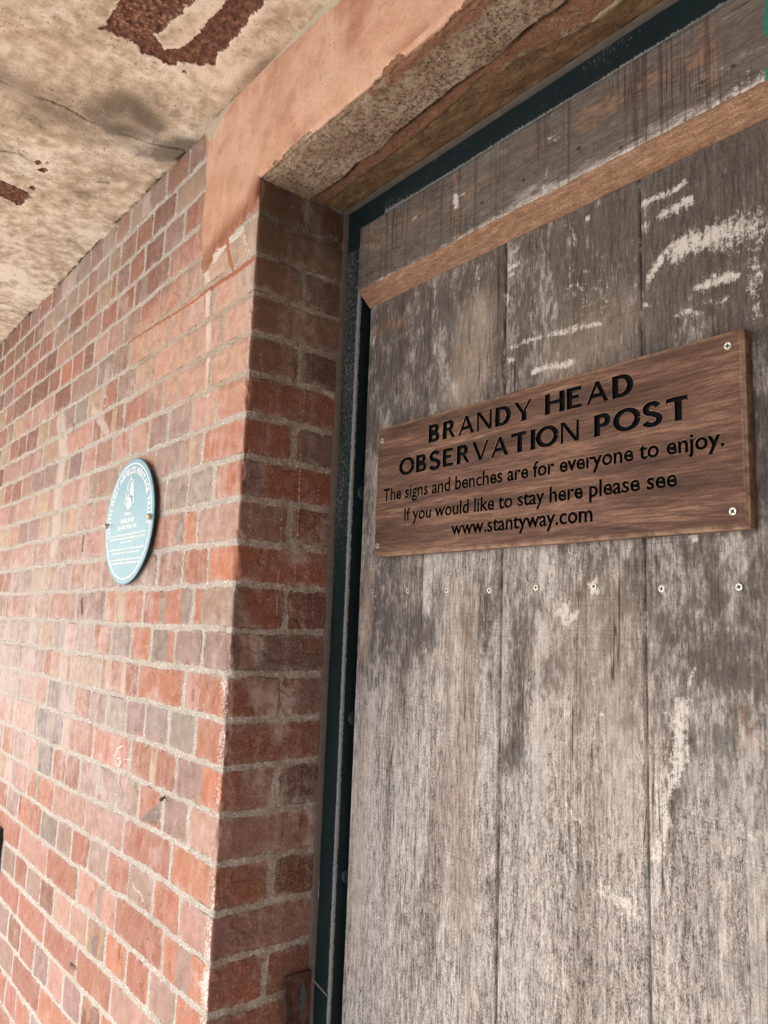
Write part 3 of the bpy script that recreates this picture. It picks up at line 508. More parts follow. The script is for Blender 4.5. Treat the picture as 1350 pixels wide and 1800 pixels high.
# ------------------------------------------------------------------ concrete canopy (its underside is the ceiling)
def canopy():
    xv = spaced([(-6.0, -2.0, 0.04), (-2.0, -1.0, 0.006), (-1.0, 0.42, 0.003), (0.42, 2.2, 0.03)])  # slab extended far left, unseen, to keep direct sun off the wall
    yv = spaced([(-1.9, -0.62, 0.03), (-0.62, 0.03, 0.003)])
    Xc, Yc = np.meshgrid(xv, yv)
    jx = Xc+0.006*fbm(Xc*60, Yc*60, 71, 4, 0.65); jy = Yc+0.006*fbm(Xc*60, Yc*60, 72, 4, 0.65)
    f1 = on_ceil([(165, 52), (182, 56), (195, 62), (215, 72), (235, 80), (249, 98), (270, 104), (300, 121), (318, 113), (345, 118), (375, 120), (383, 98), (403, 84), (420, 60), (450, 24), (475, -3), (500, -40), (213, -60), (214, 0), (203, 17), (190, 38), (190, 46), (180, 50)], ZC)
    isl = on_ceil([(271, 65), (288, 58), (302, 38), (331, 14), (352, -5), (380, -50), (450, -50), (402, -2), (388, 22), (362, 44), (352, 62), (333, 76), (326, 86), (298, 90), (288, 94), (280, 78)], ZC)
    fl = np.minimum(psdf(f1, jx, jy), -psdf(isl, jx, jy))
    fl = np.maximum(fl, psdf(on_ceil([(0, 318), (24, 327), (50, 339), (56, 348), (42, 356), (35, 364), (20, 353), (-6, 342), (-40, 335), (-40, 305)], ZC), jx, jy))
    for c, rr in [((56, 332), 6), ((67, 287), 6), ((76, 300), 7), ((84, 288), 3), ((325, 130), 4), ((340, 108), 4)]:
        a = np.linspace(0, 6.28, 9)[:-1]; fl = np.maximum(fl, psdf(on_ceil([(c[0]+rr*math.cos(u), c[1]+rr*.8*math.sin(u)) for u in a], ZC), jx, jy))
    crk = np.zeros(Xc.shape)
    for pts, wd in [([(-30, 262), (0, 268), (35, 271), (52, 286), (64, 296), (80, 290)], .0022), ([(0, 143), (60, 170), (110, 188), (150, 210), (200, 232), (260, 252), (325, 266)], .0016), ([(0, 533), (30, 540), (48, 556), (56, 560)], .003), ([(170, 322), (192, 325)], .002)]:
        dd = ldist(on_ceil(pts, ZC), Xc+0.006*fbm(Xc*30, Yc*30, 75, 4), Yc+.006*fbm(Xc*30, Yc*30, 76, 4)); crk = np.maximum(crk, ss(wd*1.7, wd*.5, dd)*ss(-.5, .1, fbm(Xc*12, Yc*12, 77, 2)))
    ln = on_ceil([(-80, 118), (0, 148), (60, 178), (120, 205), (180, 232), (250, 258), (330, 268)], ZC)
    ds = ldist(ln, Xc, Yc); stain = 1.15*ss(0.10, 0.0, ds+0.03*fbm(Xc*14, Yc*14, 82, 3))*(0.72+0.8*fbm(Xc*9, Yc*9, 81, 3))
    for pts, wd, am in [([(170, 200), (230, 185), (265, 225)], .08, .95), ([(200, 225), (320, 255)], .07, .8), ([(40, 150), (120, 190)], .04, .6), ([(330, 262), (365, 235), (430, 150), (490, 95)], .035, .75), ([(20, 590), (210, 405), (325, 270)], .02, .5)]:
        stain = np.maximum(stain, am*ss(wd, 0, ldist(on_ceil(pts, ZC), Xc, Yc))*(0.75+0.7*fbm(Xc*12, Yc*12, 83, 3)))
    stain = np.clip(stain, 0, 1)
    warm = np.clip(0.55*ss(-.2, .5, fbm(Xc*3.2, Yc*3.2, 85, 3))+.5*ss(.08, 0, ldist(on_ceil([(0, 25), (60, 60), (120, 90)], ZC), Xc, Yc)), 0, 1)
    agg = ss(0.06, 0.02, ldist(on_ceil([(205, 30), (240, 40), (270, 20), (300, 5)], ZC), Xc, Yc))
    z = ZC+0.0012*fbm(Xc*18, Yc*18, 91, 4)+0.004*fbm(Xc*3, Yc*3, 92, 2)
    z += ss(-.0005, .0035, fl)*(0.0045+0.0032*fbm(Xc*150, Yc*150, 93, 3)*(0.4+agg))
    z += 0.004*crk
    side = on_ceil([(0, 148), (330, 268)], ZC)      # shutter-board step along the stain
    sgn = (Xc-side[0][0])*(side[1][1]-side[0][1])-(Yc-side[0][1])*(side[1][0]-side[0][0])
    z += 0.003*ss(-.02, .02, sgn/np.linalg.norm(side[1]-side[0]))
    gap = ss(-.15, .3, fbm(Xc*34, Yc*20, 95, 5, .7))*ss(np.minimum(-0.008-.010*fbm(Xc*70, Yc*3, 96, 3), -.004), -0.001, Yc)
    gap *= ss(.02, -.04, Xc); z += 0.006*gap; crk = np.maximum(crk, 0.9*gap)
    P = np.stack([Xc, Yc, z], -1)
    t = thing('concrete_canopy', 'stained cream concrete canopy slab overhead with flaked brown patches', 'canopy', (-0.5, -0.9, ZC))
    gridmesh('soffit', P, MC, t, dict(flake=fl, crk=crk, stain=stain, warm=warm, agg=agg), flip=True)
    bmobj('slab', [boxgeo(-6.05, 2.25, -1.93, 0.6, ZC+0.03, ZC+0.2, 0.01)], flat('plain_concrete', (0.42, 0.36, 0.29), 0.9), t)
    bmobj('drip_edge', [boxgeo(-6.05, 2.25, -1.95, -1.89, ZC-0.03, ZC+0.028, 0.006)], flat('plain_concrete', (0.42, 0.36, 0.29), 0.9), t)
canopy()
# ------------------------------------------------------------------ lintel with its render coat
def lintel():
    xv = spaced([(0.0, 0.75, 0.0026), (0.75, 1.03, 0.012)])
    rr = 0.007; L1 = 0.975-ZS-rr; arc = rr*math.pi/2
    tv = spaced([(0, L1, 0.0032), (L1, L1+arc, 0.0014), (L1+arc, L1+arc+0.2, 0.0024)])
    Xl, T = np.meshgrid(xv, tv)
    a = np.clip((T-L1)/arc, 0, 1)*math.pi/2
    by = np.where(T < L1, 0, np.where(T > L1+arc, rr+T-L1-arc, rr-rr*np.cos(a)))
    bz = np.where(T < L1, 0.975-T, np.where(T > L1+arc, ZS, ZS+rr-rr*np.sin(a)))
    ny = -np.cos(a); nz = -np.sin(a)
    fr = np.array([back(*q, 2, ZS)[[0, 1]] for q in [(440, 312), (470, 296), (500, 272), (540, 240), (575, 222), (620, 180), (680, 128), (740, 70), (800, 12), (860, -50)]])
    edge = np.interp(Xl, fr[:, 0], fr[:, 1])+0.006*fbm(Xl*30, Xl*0, 101, 4)      # the coat is broken away along the arris
    sgn = T-L1-arc/2
    plast = np.clip(-(sgn-0.002)-0.012*np.maximum(0, fbm(Xl*9, T*16, 103, 4)+.15)*2*ss(.0, .12, Xl)+0.006*fbm(Xl*40, T*40, 104, 4), -.03, .05)
    ck = np.array([back(*q, 2, ZS)[[0, 1]] for q in [(543, 352), (600, 313), (640, 283), (705, 230), (780, 170), (860, 108), (930, 55), (995, 5), (1060, -45)]])
    cy = np.interp(Xl, ck[:, 0], ck[:, 1])+0.005*fbm(Xl*18, Xl*0+3, 105, 4)
    fy = np.array([back(*q, 2, ZS)[[0, 1]] for q in [(560, 370), (700, 268), (790, 195), (850, 138), (882, 136), (905, 112), (955, 90), (1010, 65), (1050, 40), (1095, 5), (1150, -40)]])
    oy = np.argsort(fy[:, 0]); flk = np.interp(Xl, fy[oy, 0], fy[oy, 1])
    sof = T > L1+arc*0.5
    st = ss(-0.002, 0.004, by-cy)*sof; st2 = ss(-0.002, 0.003, by-flk)*sof
    h = 0.0050+0.0012*fbm(Xl*14, bz*14, 62, 3)
    h = np.where(sof, 0.002+0.0035*fbm(Xl*25, by*25, 107, 4, .6)+0.0012*fbm(Xl*150, by*150, 108, 3)+0.004*ss(.03, .0, by)*fbm(Xl*60, by*60, 110, 3), h)
    h = h-ss(-.004, .001, -plast)*(T < L1+arc)*0.003
    h -= 0.007*st+0.004*st2+0.012*ss(0.005, 0.001, np.abs(by-cy-.001))*sof*ss(-.5, .1, fbm(Xl*14, Xl*0, 109, 2))
    P = np.stack([Xl, by+ny*h, bz+nz*h], -1)
    P[:, 0, 0] = np.where(by[:, 0] > 0.004, -0.014, -0.005)
    crk = ss(0.0075, 0.002, np.abs(by-cy-.002))*sof*ss(-.75, .1, fbm(Xl*14, Xl*0, 109, 2))
    rust = np.clip(1.0*ss(0.045, 0.006, by)*(T>L1-.02)*(0.6+0.9*fbm(Xl*6, by*10, 111, 3))+0.85*ss(0, .004, by-cy)*(1-st2)*(.7+.6*fbm(Xl*7, by*12, 112, 3)), 0, 1)
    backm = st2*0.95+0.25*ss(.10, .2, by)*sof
    flr = ss(0.011, 0.003, np.abs(by-flk+0.001))*sof*ss(0.4, 0.47, Xl)*ss(-.4, .1, fbm(Xl*20, by*0, 113, 2))
    cp = on_wall([(366, 237), (373, 252), (386, 224), (410, 184), (440, 148), (470, 122), (500, 96), (540, 60), (600, 6), (640, -40), (580, -40), (520, 60), (490, 85)])
    cream = np.where(T < L1, psdf(cp, Xl, bz), -0.1)
    dirty = np.clip((T < L1)*(0.5*ss(.05, 0, ldist(on_wall([(600, 0), (640, 20), (625, 60)]), Xl, bz))+.8*ss(.03, 0, T)*ss(-.1, .4, fbm(Xl*8, T*8, 115, 3))+.5*ss(0.05, 0, np.abs(sgn))*ss(0, .5, fbm(Xl*7, T*14, 116, 3))), 0, 1)
    o = gridmesh('concrete_lintel', P, ML, None, dict(plaster=plast, crk=crk, rust=rust, back=backm, fl=flr, cream=cream, dirty=dirty), flip=True)
    tag(o, 'concrete lintel over the door with a pink render coat, crumbling beneath', 'lintel')
lintel()
# ------------------------------------------------------------------ steel door frame
def sweep(name, prof, axis, vals, mat, parent, wear, jit=0.0):
    """sweep a 2-D profile along X or Z; wear(profile index, along) gives the chipping"""
    pf = np.array(prof); n = len(pf); V = np.array(vals)
    A, I = np.meshgrid(V, np.arange(n), indexing='ij')
    if axis == 'Z': P = np.stack([pf[I, 0], pf[I, 1], A], -1)
    else: P = np.stack([A, pf[I, 0], pf[I, 1]], -1)
    P = P+jit*np.stack([fbm(A*30+I, I*3.3, 201, 3)*(axis == 'Z'), fbm(A*30+I, I*3.3, 202, 3), fbm(A*30, I*3.3, 203, 3)*(axis != 'Z')], -1)
    return gridmesh(name, P, mat, parent, dict(wear=wear(I, A)))
def dens(p, s):
    out = []
    for a, b in zip(p[:-1], p[1:]):
        n = max(1, int(round(np.hypot(b[0]-a[0], b[1]-a[1])/s))); out += [(a[0]+(b[0]-a[0])*i/n, a[1]+(b[1]-a[1])*i/n) for i in range(n)]
    return out+[p[-1]]
X0F, X1F = 0.0065, 0.0523
def frame():
    t = thing('door_frame', 'dark blue-green chipped steel frame around the wooden door', 'door frame', (0.5, 0.2, GZ))
    for side in (1, -1):
        pf = dens([(X0F, 0.26), (X0F, YF+0.0015), (X0F+0.0015, YF), (X1F-0.0020, YF), (X1F-0.0006, YF+0.0005), (X1F, YF+0.003), (X1F, 0.262), (X1F+0.06, 0.262)], 0.006)
        pa = np.array(pf)
        def wear(I, A):
            x = pa[I, 0]; y = pa[I, 1]
            front = (y < YF+0.004)
            e = np.where(front, 0.22+0.10*fbm(A*6, I*.3, 211, 3)+0.42*ss(-0.25, .2, A), 0.06)
            e = np.where(front & (x > X1F-0.0026), 1.12, e); e = np.where(front & (x < X0F+.004), np.maximum(e, .60+.2*fbm(A*20, I*0., 213, 3)), e)
            e = np.where(A > 0.66, 0.25, e); return e
        if side == -1: pf2 = [(1.02-x, y) for x, y in pf]
        else: pf2 = pf
        zv = spaced([(GZ, -0.85, 0.02), (-0.85, 0.70, 0.004)])
        sweep('jamb', pf2[::side], 'Z', zv, MS, t, wear, 0.0004)
    pf = dens([(0.26, 0.75), (YF+0.0005, 0.75), (YF, 0.7485), (YF, 0.7005), (YF+0.001, 0.6985), (0.262, 0.6985)], 0.006); ph = np.array(pf)
    def wear(I, A):
        y = ph[I, 0]; z = ph[I, 1]; f = y < YF+.004
        e = np.where(f, 0.50+.34*fbm(A*7, z*30, 221, 3), .1); e = np.where(f & (z < .7035), .98, e)
        return np.where(A < 0.12, e*.55, e)
    sweep('head_rail', pf, 'X', spaced([(X0F, 1.02-X0F, 0.004)]), MS, t, wear, 0.0004)
    # weld bead where the lower jamb piece is spliced on
    p0 = back(550, 1722, 1, YF); p1 = back(577, 1752, 1, YF); d_ = (p1-p0); V = []; F = []
    for i in range(13):
        c = p0+d_*i/12; rr = 0.0022*(0.8+0.4*random.random())
        for k in range(6):
            u = k*math.pi/3; V.append((c[0]+rr*0.8*math.sin(u)*.5, YF-0.0002-rr*0.5*math.cos(u), c[2]+rr*math.sin(u)))
    for i in range(12):
        for k in range(6): F.append((i*6+k, i*6+(k+1) % 6, (i+1)*6+(k+1) % 6, (i+1)*6+k))
    meshobj('weld_bead', V, F, flat('rusty_weld', (0.17, 0.15, 0.115), 0.8, var=.5, sc=400), t, True)
    # sealant fillet between steel and masonry
    zv = spaced([(GZ, 0.748, 0.006)]); A, I = np.meshgrid(zv, np.arange(4), indexing='ij')
    pp = np.array([(-0.004, 0.186), (0.0022, 0.1885), (0.0050, 0.192), (0.0075, 0.1985)])
    P = np.stack([pp[I, 0]+0.0012*fbm(A*25, I*1., 231, 3), pp[I, 1]+0.0015*fbm(A*18, I*.4, 232, 3), A], -1)
    gridmesh('sealant_strip', P, MSEAL, t, {})
    xv = spaced([(0.0, 1.02, 0.006)]); A, I = np.meshgrid(xv, np.arange(3), indexing='ij')
    pq = np.array([(0.1875, 0.7500), (0.1915, 0.7462), (0.1985, 0.7450)])
    P = np.stack([A, pq[I, 0]+0.001*fbm(A*18, I*.4, 233, 3), pq[I, 1]+0.0010*fbm(A*25, I*1., 234, 3)], -1)
    gridmesh('sealant_strip', P, MSEAL, t, {})
    mb = flat('painted_bolt', (0.012, 0.022, 0.026), 0.45, var=.5, sc=200)
    first = None
    for z in (0.183, -0.222, -0.488, -0.9, 0.6):
        if first is None:
            V = []; F = []; prof = [(0.0, 0.0125), (0.0025, 0.0125), (0.0042, 0.0105), (0.0050, 0.006), (0.0052, 0.0)]
            for dx, r_ in prof:
                for k in range(20): V.append((X1F+dx, 0.2245+r_*math.cos(k*math.pi/10), z+r_*math.sin(k*math.pi/10)))
            for i in range(len(prof)-1):
                for k in range(20): F.append((i*20+k, i*20+(k+1) % 20, (i+1)*20+(k+1) % 20, (i+1)*20+k))
            first = meshobj('bolt', V, F, mb, t, True); z0 = z
        else:
            o = first.copy(); COL.objects.link(o); o.parent = t; o.matrix_parent_inverse = first.matrix_parent_inverse.copy(); o.location = (0, 0, z-z0)
frame()
# ------------------------------------------------------------------ door
def screwhead(name, x, y, z, r, parent, mat=MZINC, rot=0.3):
    """countersunk cross-head screw facing -Y, slightly dished, with a dark cross socket"""
    V = []; F = []; n = 20
    prof = [(r, 0.0012), (r, -0.0001), (r*.9, -0.0006), (r*.45, -0.0004), (0.0001, -0.0004)]
    for rr, dy in prof:
        for k in range(n): V.append((x+rr*math.cos(k*2*math.pi/n), y+dy, z+rr*math.sin(k*2*math.pi/n)))
    for i in range(len(prof)-1):
        for k in range(n): F.append((i*n+k, (i+1)*n+k, (i+1)*n+(k+1) % n, i*n+(k+1) % n))
    nf = len(F)
    for a in (rot, rot+math.pi/2):
        c, s_ = math.cos(a), math.sin(a); o = len(V); l, wd = r*.62, r*.17
        for u, q in ((-l, -wd), (l, -wd), (l, wd), (-l, wd)): V.append((x+u*c-q*s_, y-0.0009-(0.00005 if a > rot else 0), z+u*s_+q*c))
        F.append((o, o+1, o+2, o+3))
    ob = meshobj(name, V, F, mat, parent); ob.data.materials.append(MHOLE)
    for p in ob.data.polygons[nf:]: p.material_index = 1
    return ob
WS = []      # pale scrapes: (points in the photo, half width m, strength)
def z2(l): return [(675+a/2, b/2) for a, b in l]
def z8(l): return [(620+a/1.849, 1050+b/1.849) for a, b in l]
def z5(l): return [(620+a/1.849, 550+b/1.849) for a, b in l]
WS += [(z2([(912, 712), (960, 690), (1060, 645)]), .006, .9), (z2([(985, 745), (1035, 722), (1070, 705)]), .009, .95), (z2([(918, 785), (930, 790)]), .008, .8), (z2([(1030, 880), (1100, 850), (1180, 820), (1240, 800)]), .018, .95), (z2([(1190, 850), (1250, 815), (1300, 790)]), .022, .75), (z2([(930, 980), (960, 935), (1000, 870), (1080, 825)]), .008, .9), (z2([(1110, 1010), (1160, 980), (1240, 965)]), .008, .95), (z2([(1040, 1115), (1090, 1100), (1110, 1115)]), .008, .7), (z2([(1140, 1060), (1190, 1050)]), .008, .6), (z2([(1290, 780), (1310, 900), (1300, 1100)]), .012, .65), (z2([(905, 1075), (930, 1080)]), .004, .9),
       (z2([(655, 795), (670, 860)]), .005, .75), (z2([(705, 775), (715, 770)]), .004, 1), (z2([(435, 945), (470, 925)]), .006, .95), (z2([(438, 970), (455, 962)]), .005, .9), (z2([(440, 890), (470, 880)]), .003, .6), (z2([(428, 1060), (427, 1040)]), .006, 1), (z2([(430, 860), (432, 1000), (430, 1180)]), .0025, .55), (z2([(560, 1180), (640, 1160), (760, 1130)]), .006, .85), (z2([(660, 1010), (740, 1020), (780, 1050)]), .03, .45), (z2([(520, 840), (525, 1180)]), .01, .4), (z2([(690, 960), (720, 1080)]), .03, .4),
       (z5([(515, 110), (640, 65), (755, 32)]), .005, .8), (z5([(590, 195), (650, 178), (712, 162)]), .006, .95), (z5([(500, 150), (515, 158)]), .008, .8), (z5([(560, 260), (600, 200)]), .006, .4),
       (z8([(690, 15), (690, 80)]), .011, 1), (z8([(672, 40), (715, 50)]), .009, .9), (z5([(785, 880), (787, 905)]), .009, 1), (z5([(1010, 898), (1000, 905)]), .007, .8), (z5([(1100, 725), (1105, 745)]), .007, .9), (z5([(740, 820), (742, 835)]), .005, .5),
       (z8([(1105, 232), (1092, 290)]), .003, .9), (z8([(1075, 340), (1062, 430), (1062, 520), (1045, 590)]), .012, .95), (z8([(1055, 430), (1050, 500)]), .015, .9), (z8([(1045, 590), (1010, 680), (1020, 740), (1000, 830), (980, 860)]), .009, .92), (z8([(985, 590), (1000, 640), (985, 700)]), .010, .8), (z8([(1000, 380), (1025, 390), (1020, 410)]), .003, .7), (z8([(1115, 680), (1112, 700)]), .006, .85), (z8([(1155, 570), (1150, 630)]), .004, .6), (z8([(1215, 820), (1216, 835)]), .004, .7), (z8([(1305, 770), (1305, 785)]), .006, .6),
       (z8([(815, 950), (850, 975), (900, 1000)]), .014, .85), (z8([(900, 1000), (930, 1040)]), .012, .7), (z8([(685, 650), (705, 690), (735, 725)]), .005, .75), (z8([(680, 790), (690, 810)]), .003, .7), (z8([(890, 520), (895, 590)]), .006, .5), (z8([(125, 1040), (118, 1150)]), .004, .75), (z8([(165, 1100), (170, 1180)]), .008, .4), (z8([(800, 385), (810, 390)]), .004, .7),
       (z5([(65, 95), (68, 82)]), .005, .85), ([(680, 530), (679, 555)], .0022, .8)]
def field(X, Z, items, y, spread=1.5):
    out = np.zeros(X.shape)
    for pts, wd, am in items:
        P = on_wall(pts, y); out = np.maximum(out, am*np.clip(1.15-ldist(P, X, Z, .25, .3)/(wd*spread), 0, 1))
    return out
DKS = [([(1250, 380), (1270, 470), (1240, 540)], .10, .75), ([(1160, 350), (1180, 560)], .07, .6), ([(1300, 340), (1310, 600)], .10, .5), ([(1250, 1060), (1200, 1180), (1330, 1200)], .08, .72), ([(1180, 1180), (1190, 1300)], .06, .6), ([(1300, 1250), (1320, 1400)], .07, .5), ([(1290, 1380), (1310, 1560)], .05, .4),
       ([(690, 620), (740, 640), (760, 700)], .07, .62), ([(700, 570), (760, 560)], .05, .5), ([(882, 480), (882, 690)], .018, .75), ([(690, 1080), (745, 1100), (700, 1160)], .05, .72), ([(905, 1090), (905, 1200), (900, 1330)], .035, .65), ([(930, 1120), (945, 1160)], .03, .6), ([(720, 1090), (720, 1180)], .03, .5), ([(905, 1390), (905, 1700)], .02, .4), ([(880, 400), (880, 470)], .03, .5), ([(750, 1250), (760, 1450)], .02, .35), ([(1080, 400), (1100, 560)], .05, .42), ([(930, 420), (940, 520)], .04, .35)]
TANS = [([(840, 560), (830, 640), (810, 690)], .035, .85), ([(650, 1000), (640, 1150)], .012, .7), ([(640, 1300), (620, 1700)], .016, .75), ([(800, 1060), (805, 1170), (810, 1400), (812, 1600)], .03, .6), ([(1060, 1100), (1070, 1250), (1080, 1420)], .05, .6), ([(1010, 620), (1060, 580)], .05, .5), ([(1000, 1150), (1040, 1400)], .05, .3)]
ORS = [(z5([(70, 65), (110, 40), (170, 28)]), .010, .8), (z8([(40, 20), (30, 200)]), .010, .5), (z8([(325, 420), (330, 700)]), .008, .3), (z8([(1270, 380), (1290, 480)]), .01, .4)]
BLS = [(z8([(555, 1150), (550, 1250), (545, 1320)]), .020, .9), (z8([(430, 350), (440, 620)]), .010, .7), (z8([(145, 600), (150, 820)]), .014, .6), (z8([(400, 1150), (450, 1250)]), .02, .6), (z8([(560, 540), (570, 700)]), .02, .4), (z8([(1190, 500), (1200, 640)]), .03, .35)]
def plank(t, x0, x1, seed):
    st = 0.0028; z0, z1 = GZ+0.012, 0.556
    xs = np.concatenate([[x0], spaced([(x0, x1, st)]), [x1]]); zs = np.concatenate([[z0], spaced([(z0, -.55, .008), (-.55, z1, st)]), [z1]])
    Xp, Zp = np.meshgrid(xs, zs); jx = Xp+0.006*fbm(Xp*25, Zp*25, 301, 3); jz = Zp+.006*fbm(Xp*25, Zp*25, 302, 3)
    d_ = np.minimum(Xp-x0, x1-Xp)
    wob = 0.0007*fbm(Xp*0+seed, Zp*9, 303, 4)
    h = -0.0016*ss(0.0035, 0.0, d_-wob*2)+0.0009*fbm(Xp*12+seed, Zp*1.5, 304, 3)+0.0004*fbm(Xp*160, Zp*7, 305, 3)+(seed % 3-1)*0.0007
    chip = ss(.45, .8, fbm(Zp*28+seed*7, Xp*0, 306, 3))*ss(.006, .0, d_); h -= .0025*chip
    Y = YD-h
    edge = np.zeros(Xp.shape, bool); edge[0] = edge[-1] = True; edge[:, 0] = edge[:, -1] = True
    Y = np.where(edge, YD+0.030, Y)
    dk = np.clip(0.46+0.30*fbm(Xp*7+seed*3, Zp*2.3, 311, 3)+0.40*ss(.02, .42, Zp)-0.34*ss(-.06, -.36, Zp)+.18*np.exp(-((Zp+.06)/.11)**2)*(1+.8*fbm(Xp*9+seed, Zp*5, 315, 3))+(.16 if seed == 4 else 0.03)*ss(-.6, -.2, Zp), 0, 1.1)
    dk = np.maximum(dk, field(jx, jz, DKS, YD)*1.12)
    wh = field(jx, jz, WS, YD); wh = np.maximum(wh, .75*ss(.0022, .0006, d_)*ss(.0, .5, fbm(Zp*20, Xp*0+seed, 313, 3)))
    wh = np.maximum(wh, 0.42*ss(.25, .7, fbm(Xp*28+seed, Zp*4.0, 314, 3)))
    P = np.stack([Xp, Y, Zp], -1)
    gr = field(jx, jz, [(z8([(1215, 885), (1240, 860), (1275, 825)]), .0035, .55), (z8([(962, 870), (962, 930)]), .002, .8)], YD)
    return gridmesh('plank', P, MPL, t, dict(dk=dk, wh=wh, tan=field(jx, jz, TANS, YD), orange=field(jx, jz, ORS, YD), blue=field(jx, jz, BLS, YD), green=gr))
def door():
    t = thing('plank_door', 'weathered grey-brown plank door carrying the engraved wooden sign', 'door', (0.5, 0.23, GZ))
    for i, (a, b) in enumerate([(0.0623, 0.2335), (0.2342, 0.4047), (0.4078, 0.6405), (0.6440, 0.8780), (0.8800, 0.9570)]): plank(t, a, b, i+1)
    # header board with a chamfered lower edge
    prof = dens([(0.2165, 0.692), (0.1885, 0.692), (0.187, 0.6905), (0.187, 0.5640)], 0.003); pf = np.array(prof)
    xs = np.concatenate([[0.0605], spaced([(0.0605, 0.88, 0.003)]), [0.957]])
    Xh, I = np.meshgrid(xs, np.arange(len(pf)), indexing='ij'); Yh = pf[I, 0].copy(); Zh = pf[I, 1].copy()
    Yh -= (Yh < .188)*(0.0006*fbm(Xh*160, Zh*3, 321, 3)+.0008*fbm(Xh*9, Zh*9, 322, 2))
    bot = np.abs(Zh-.564) < .001; Zh += bot*(0.0012*fbm(Xh*40, Xh*0, 323, 4))
    Yh[0, :] = .216; Yh[-1, :] = .216
    jx = Xh+0.006*fbm(Xh*30, Zh*30, 325, 3); jz = Zh+.006*fbm(Xh*30, Zh*30, 326, 3)
    H = .187
    org = field(jx, jz, [(z2([(-60, 830), (-40, 860)]), .012, .9), ([(655, 398), (662, 430)], .010, .85), ([(690, 395), (720, 385)], .014, .5), ([(672, 420), (728, 385)], .01, .5), (z2([(250, 600), (252, 700), (250, 830)]), .005, .8), (z2([(290, 690), (370, 620)]), .007, .7), (z2([(700, 420), (800, 370), (900, 300), (1020, 250), (1130, 190)]), .014, .85), (z2([(1120, 70), (1140, 190), (1145, 290)]), .010, .8), (z2([(470, 560), (540, 520)]), .006, .4), (z2([(60, 790), (190, 720)]), .012, .5)], H)
    whi = field(jx, jz, [(z2([(250, 690), (250, 730)]), .005, 1), (z2([(265, 690), (290, 680)]), .004, .7), (z2([(570, 600), (560, 660)]), .004, .7), (z2([(575, 655), (560, 680)]), .005, .8), (z2([(580, 495), (605, 490)]), .006, .7), (z2([(100, 775), (125, 755)]), .004, .7), (z2([(370, 775), (450, 760)]), .006, .7)], H)
    low = ss(0.012, 0.0, Zh-.564); whi = np.maximum(whi, low*(0.55+0.5*fbm(Xh*14, Zh*0, 327, 3)))
    whi = np.maximum(whi, .42*ss(.05, .0, Zh-.564)*ss(-.2, .6, fbm(Xh*6, Zh*30, 328, 3)))
    whi = np.maximum(whi, .5*ss(.55, .75, Xh)*ss(.05, .0, Zh-.565))
    dk = np.clip(1.12+0.25*fbm(Xh*5, Zh*14, 329, 3)-.35*low-.3*ss(.035, 0, Zh-.564)*ss(.2, .5, Xh), 0, 1.3)
    gr = field(jx, jz, [([(1349, 0), (1352, 60)], .004, .9), ([(1352, 120), (1347, 150)], .0045, .95), ([(1342, 60), (1341, 150)], .008, .40)], H)
    z_ = np.zeros(Xh.shape)
    hb = gridmesh('header_board', np.stack([Xh, Yh, Zh], -1), MHB, t, dict(dk=dk, wh=whi, orange=org, tan=z_+.15, blue=z_, green=gr))
    pc = dens([(0.1878, 0.5665), (0.1876, 0.5638), (0.2160, 0.5385), (0.2168, 0.5385)], 0.004); pc = np.array(pc)
    Xh, I = np.meshgrid(np.concatenate([[0.0612], spaced([(0.0612, .95, .006)])]), np.arange(len(pc)), indexing='ij')
    Yc, Zc_ = pc[I, 0]+.0006*fbm(Xh*20, I*.5, 331, 3), pc[I, 1]+.0012*fbm(Xh*40, Xh*0, 323, 4)
    Xh = Xh.copy(); Xh[0, :] = 0.0612; Yc[0, :] += .0
    gridmesh('chamfered_edge', np.stack([Xh, Yc, Zc_], -1), MFR, hb, {})
    # closing face of the header's left end
    meshobj('end_grain', [(0.0611, .1872, .691), (0.0611, .1872, .5640), (0.0611, .2160, .5386), (0.0611, .2165, .691)], [(0, 3, 2, 1)], MHB, hb)
    # screws through planks, on the ledge line and near the foot
    for i, (px, py) in enumerate([(655, 1040), (718, 1039), (786, 1038), (861, 1038), (943, 1033), (1045, 1031), (1164, 1035), (1300, 1032), (635, 1742), (698, 1781)]):
        P = back(px, py, 1, YD); screwhead('screw', P[0], YD-.0012, P[2], .0042 if py < 1500 else .0034, t, MZINC, .2+i*.7)
    for i, (px, py) in enumerate([(920, 317), (847, 357), (1017, 262), (1092, 260), (1235, 145), (1290, 117), (775, 393)]):
        P = back(px, py, 1, .187); screwhead('screw', P[0], .1862, P[2], .0032, hb, MRUST, .4+i)
    bmobj('back_ledge', [boxgeo(0.075, .945, .2475, .275, -.06, .06, .003)], MHB, t)
    bmobj('back_ledge', [boxgeo(0.075, .945, .2475, .275, -1.2, -1.06, .003)], MHB, t)
MRUST = flat('rusted_screw', (0.13, 0.095, 0.07), 0.7, .3, var=.5, sc=500)
door()
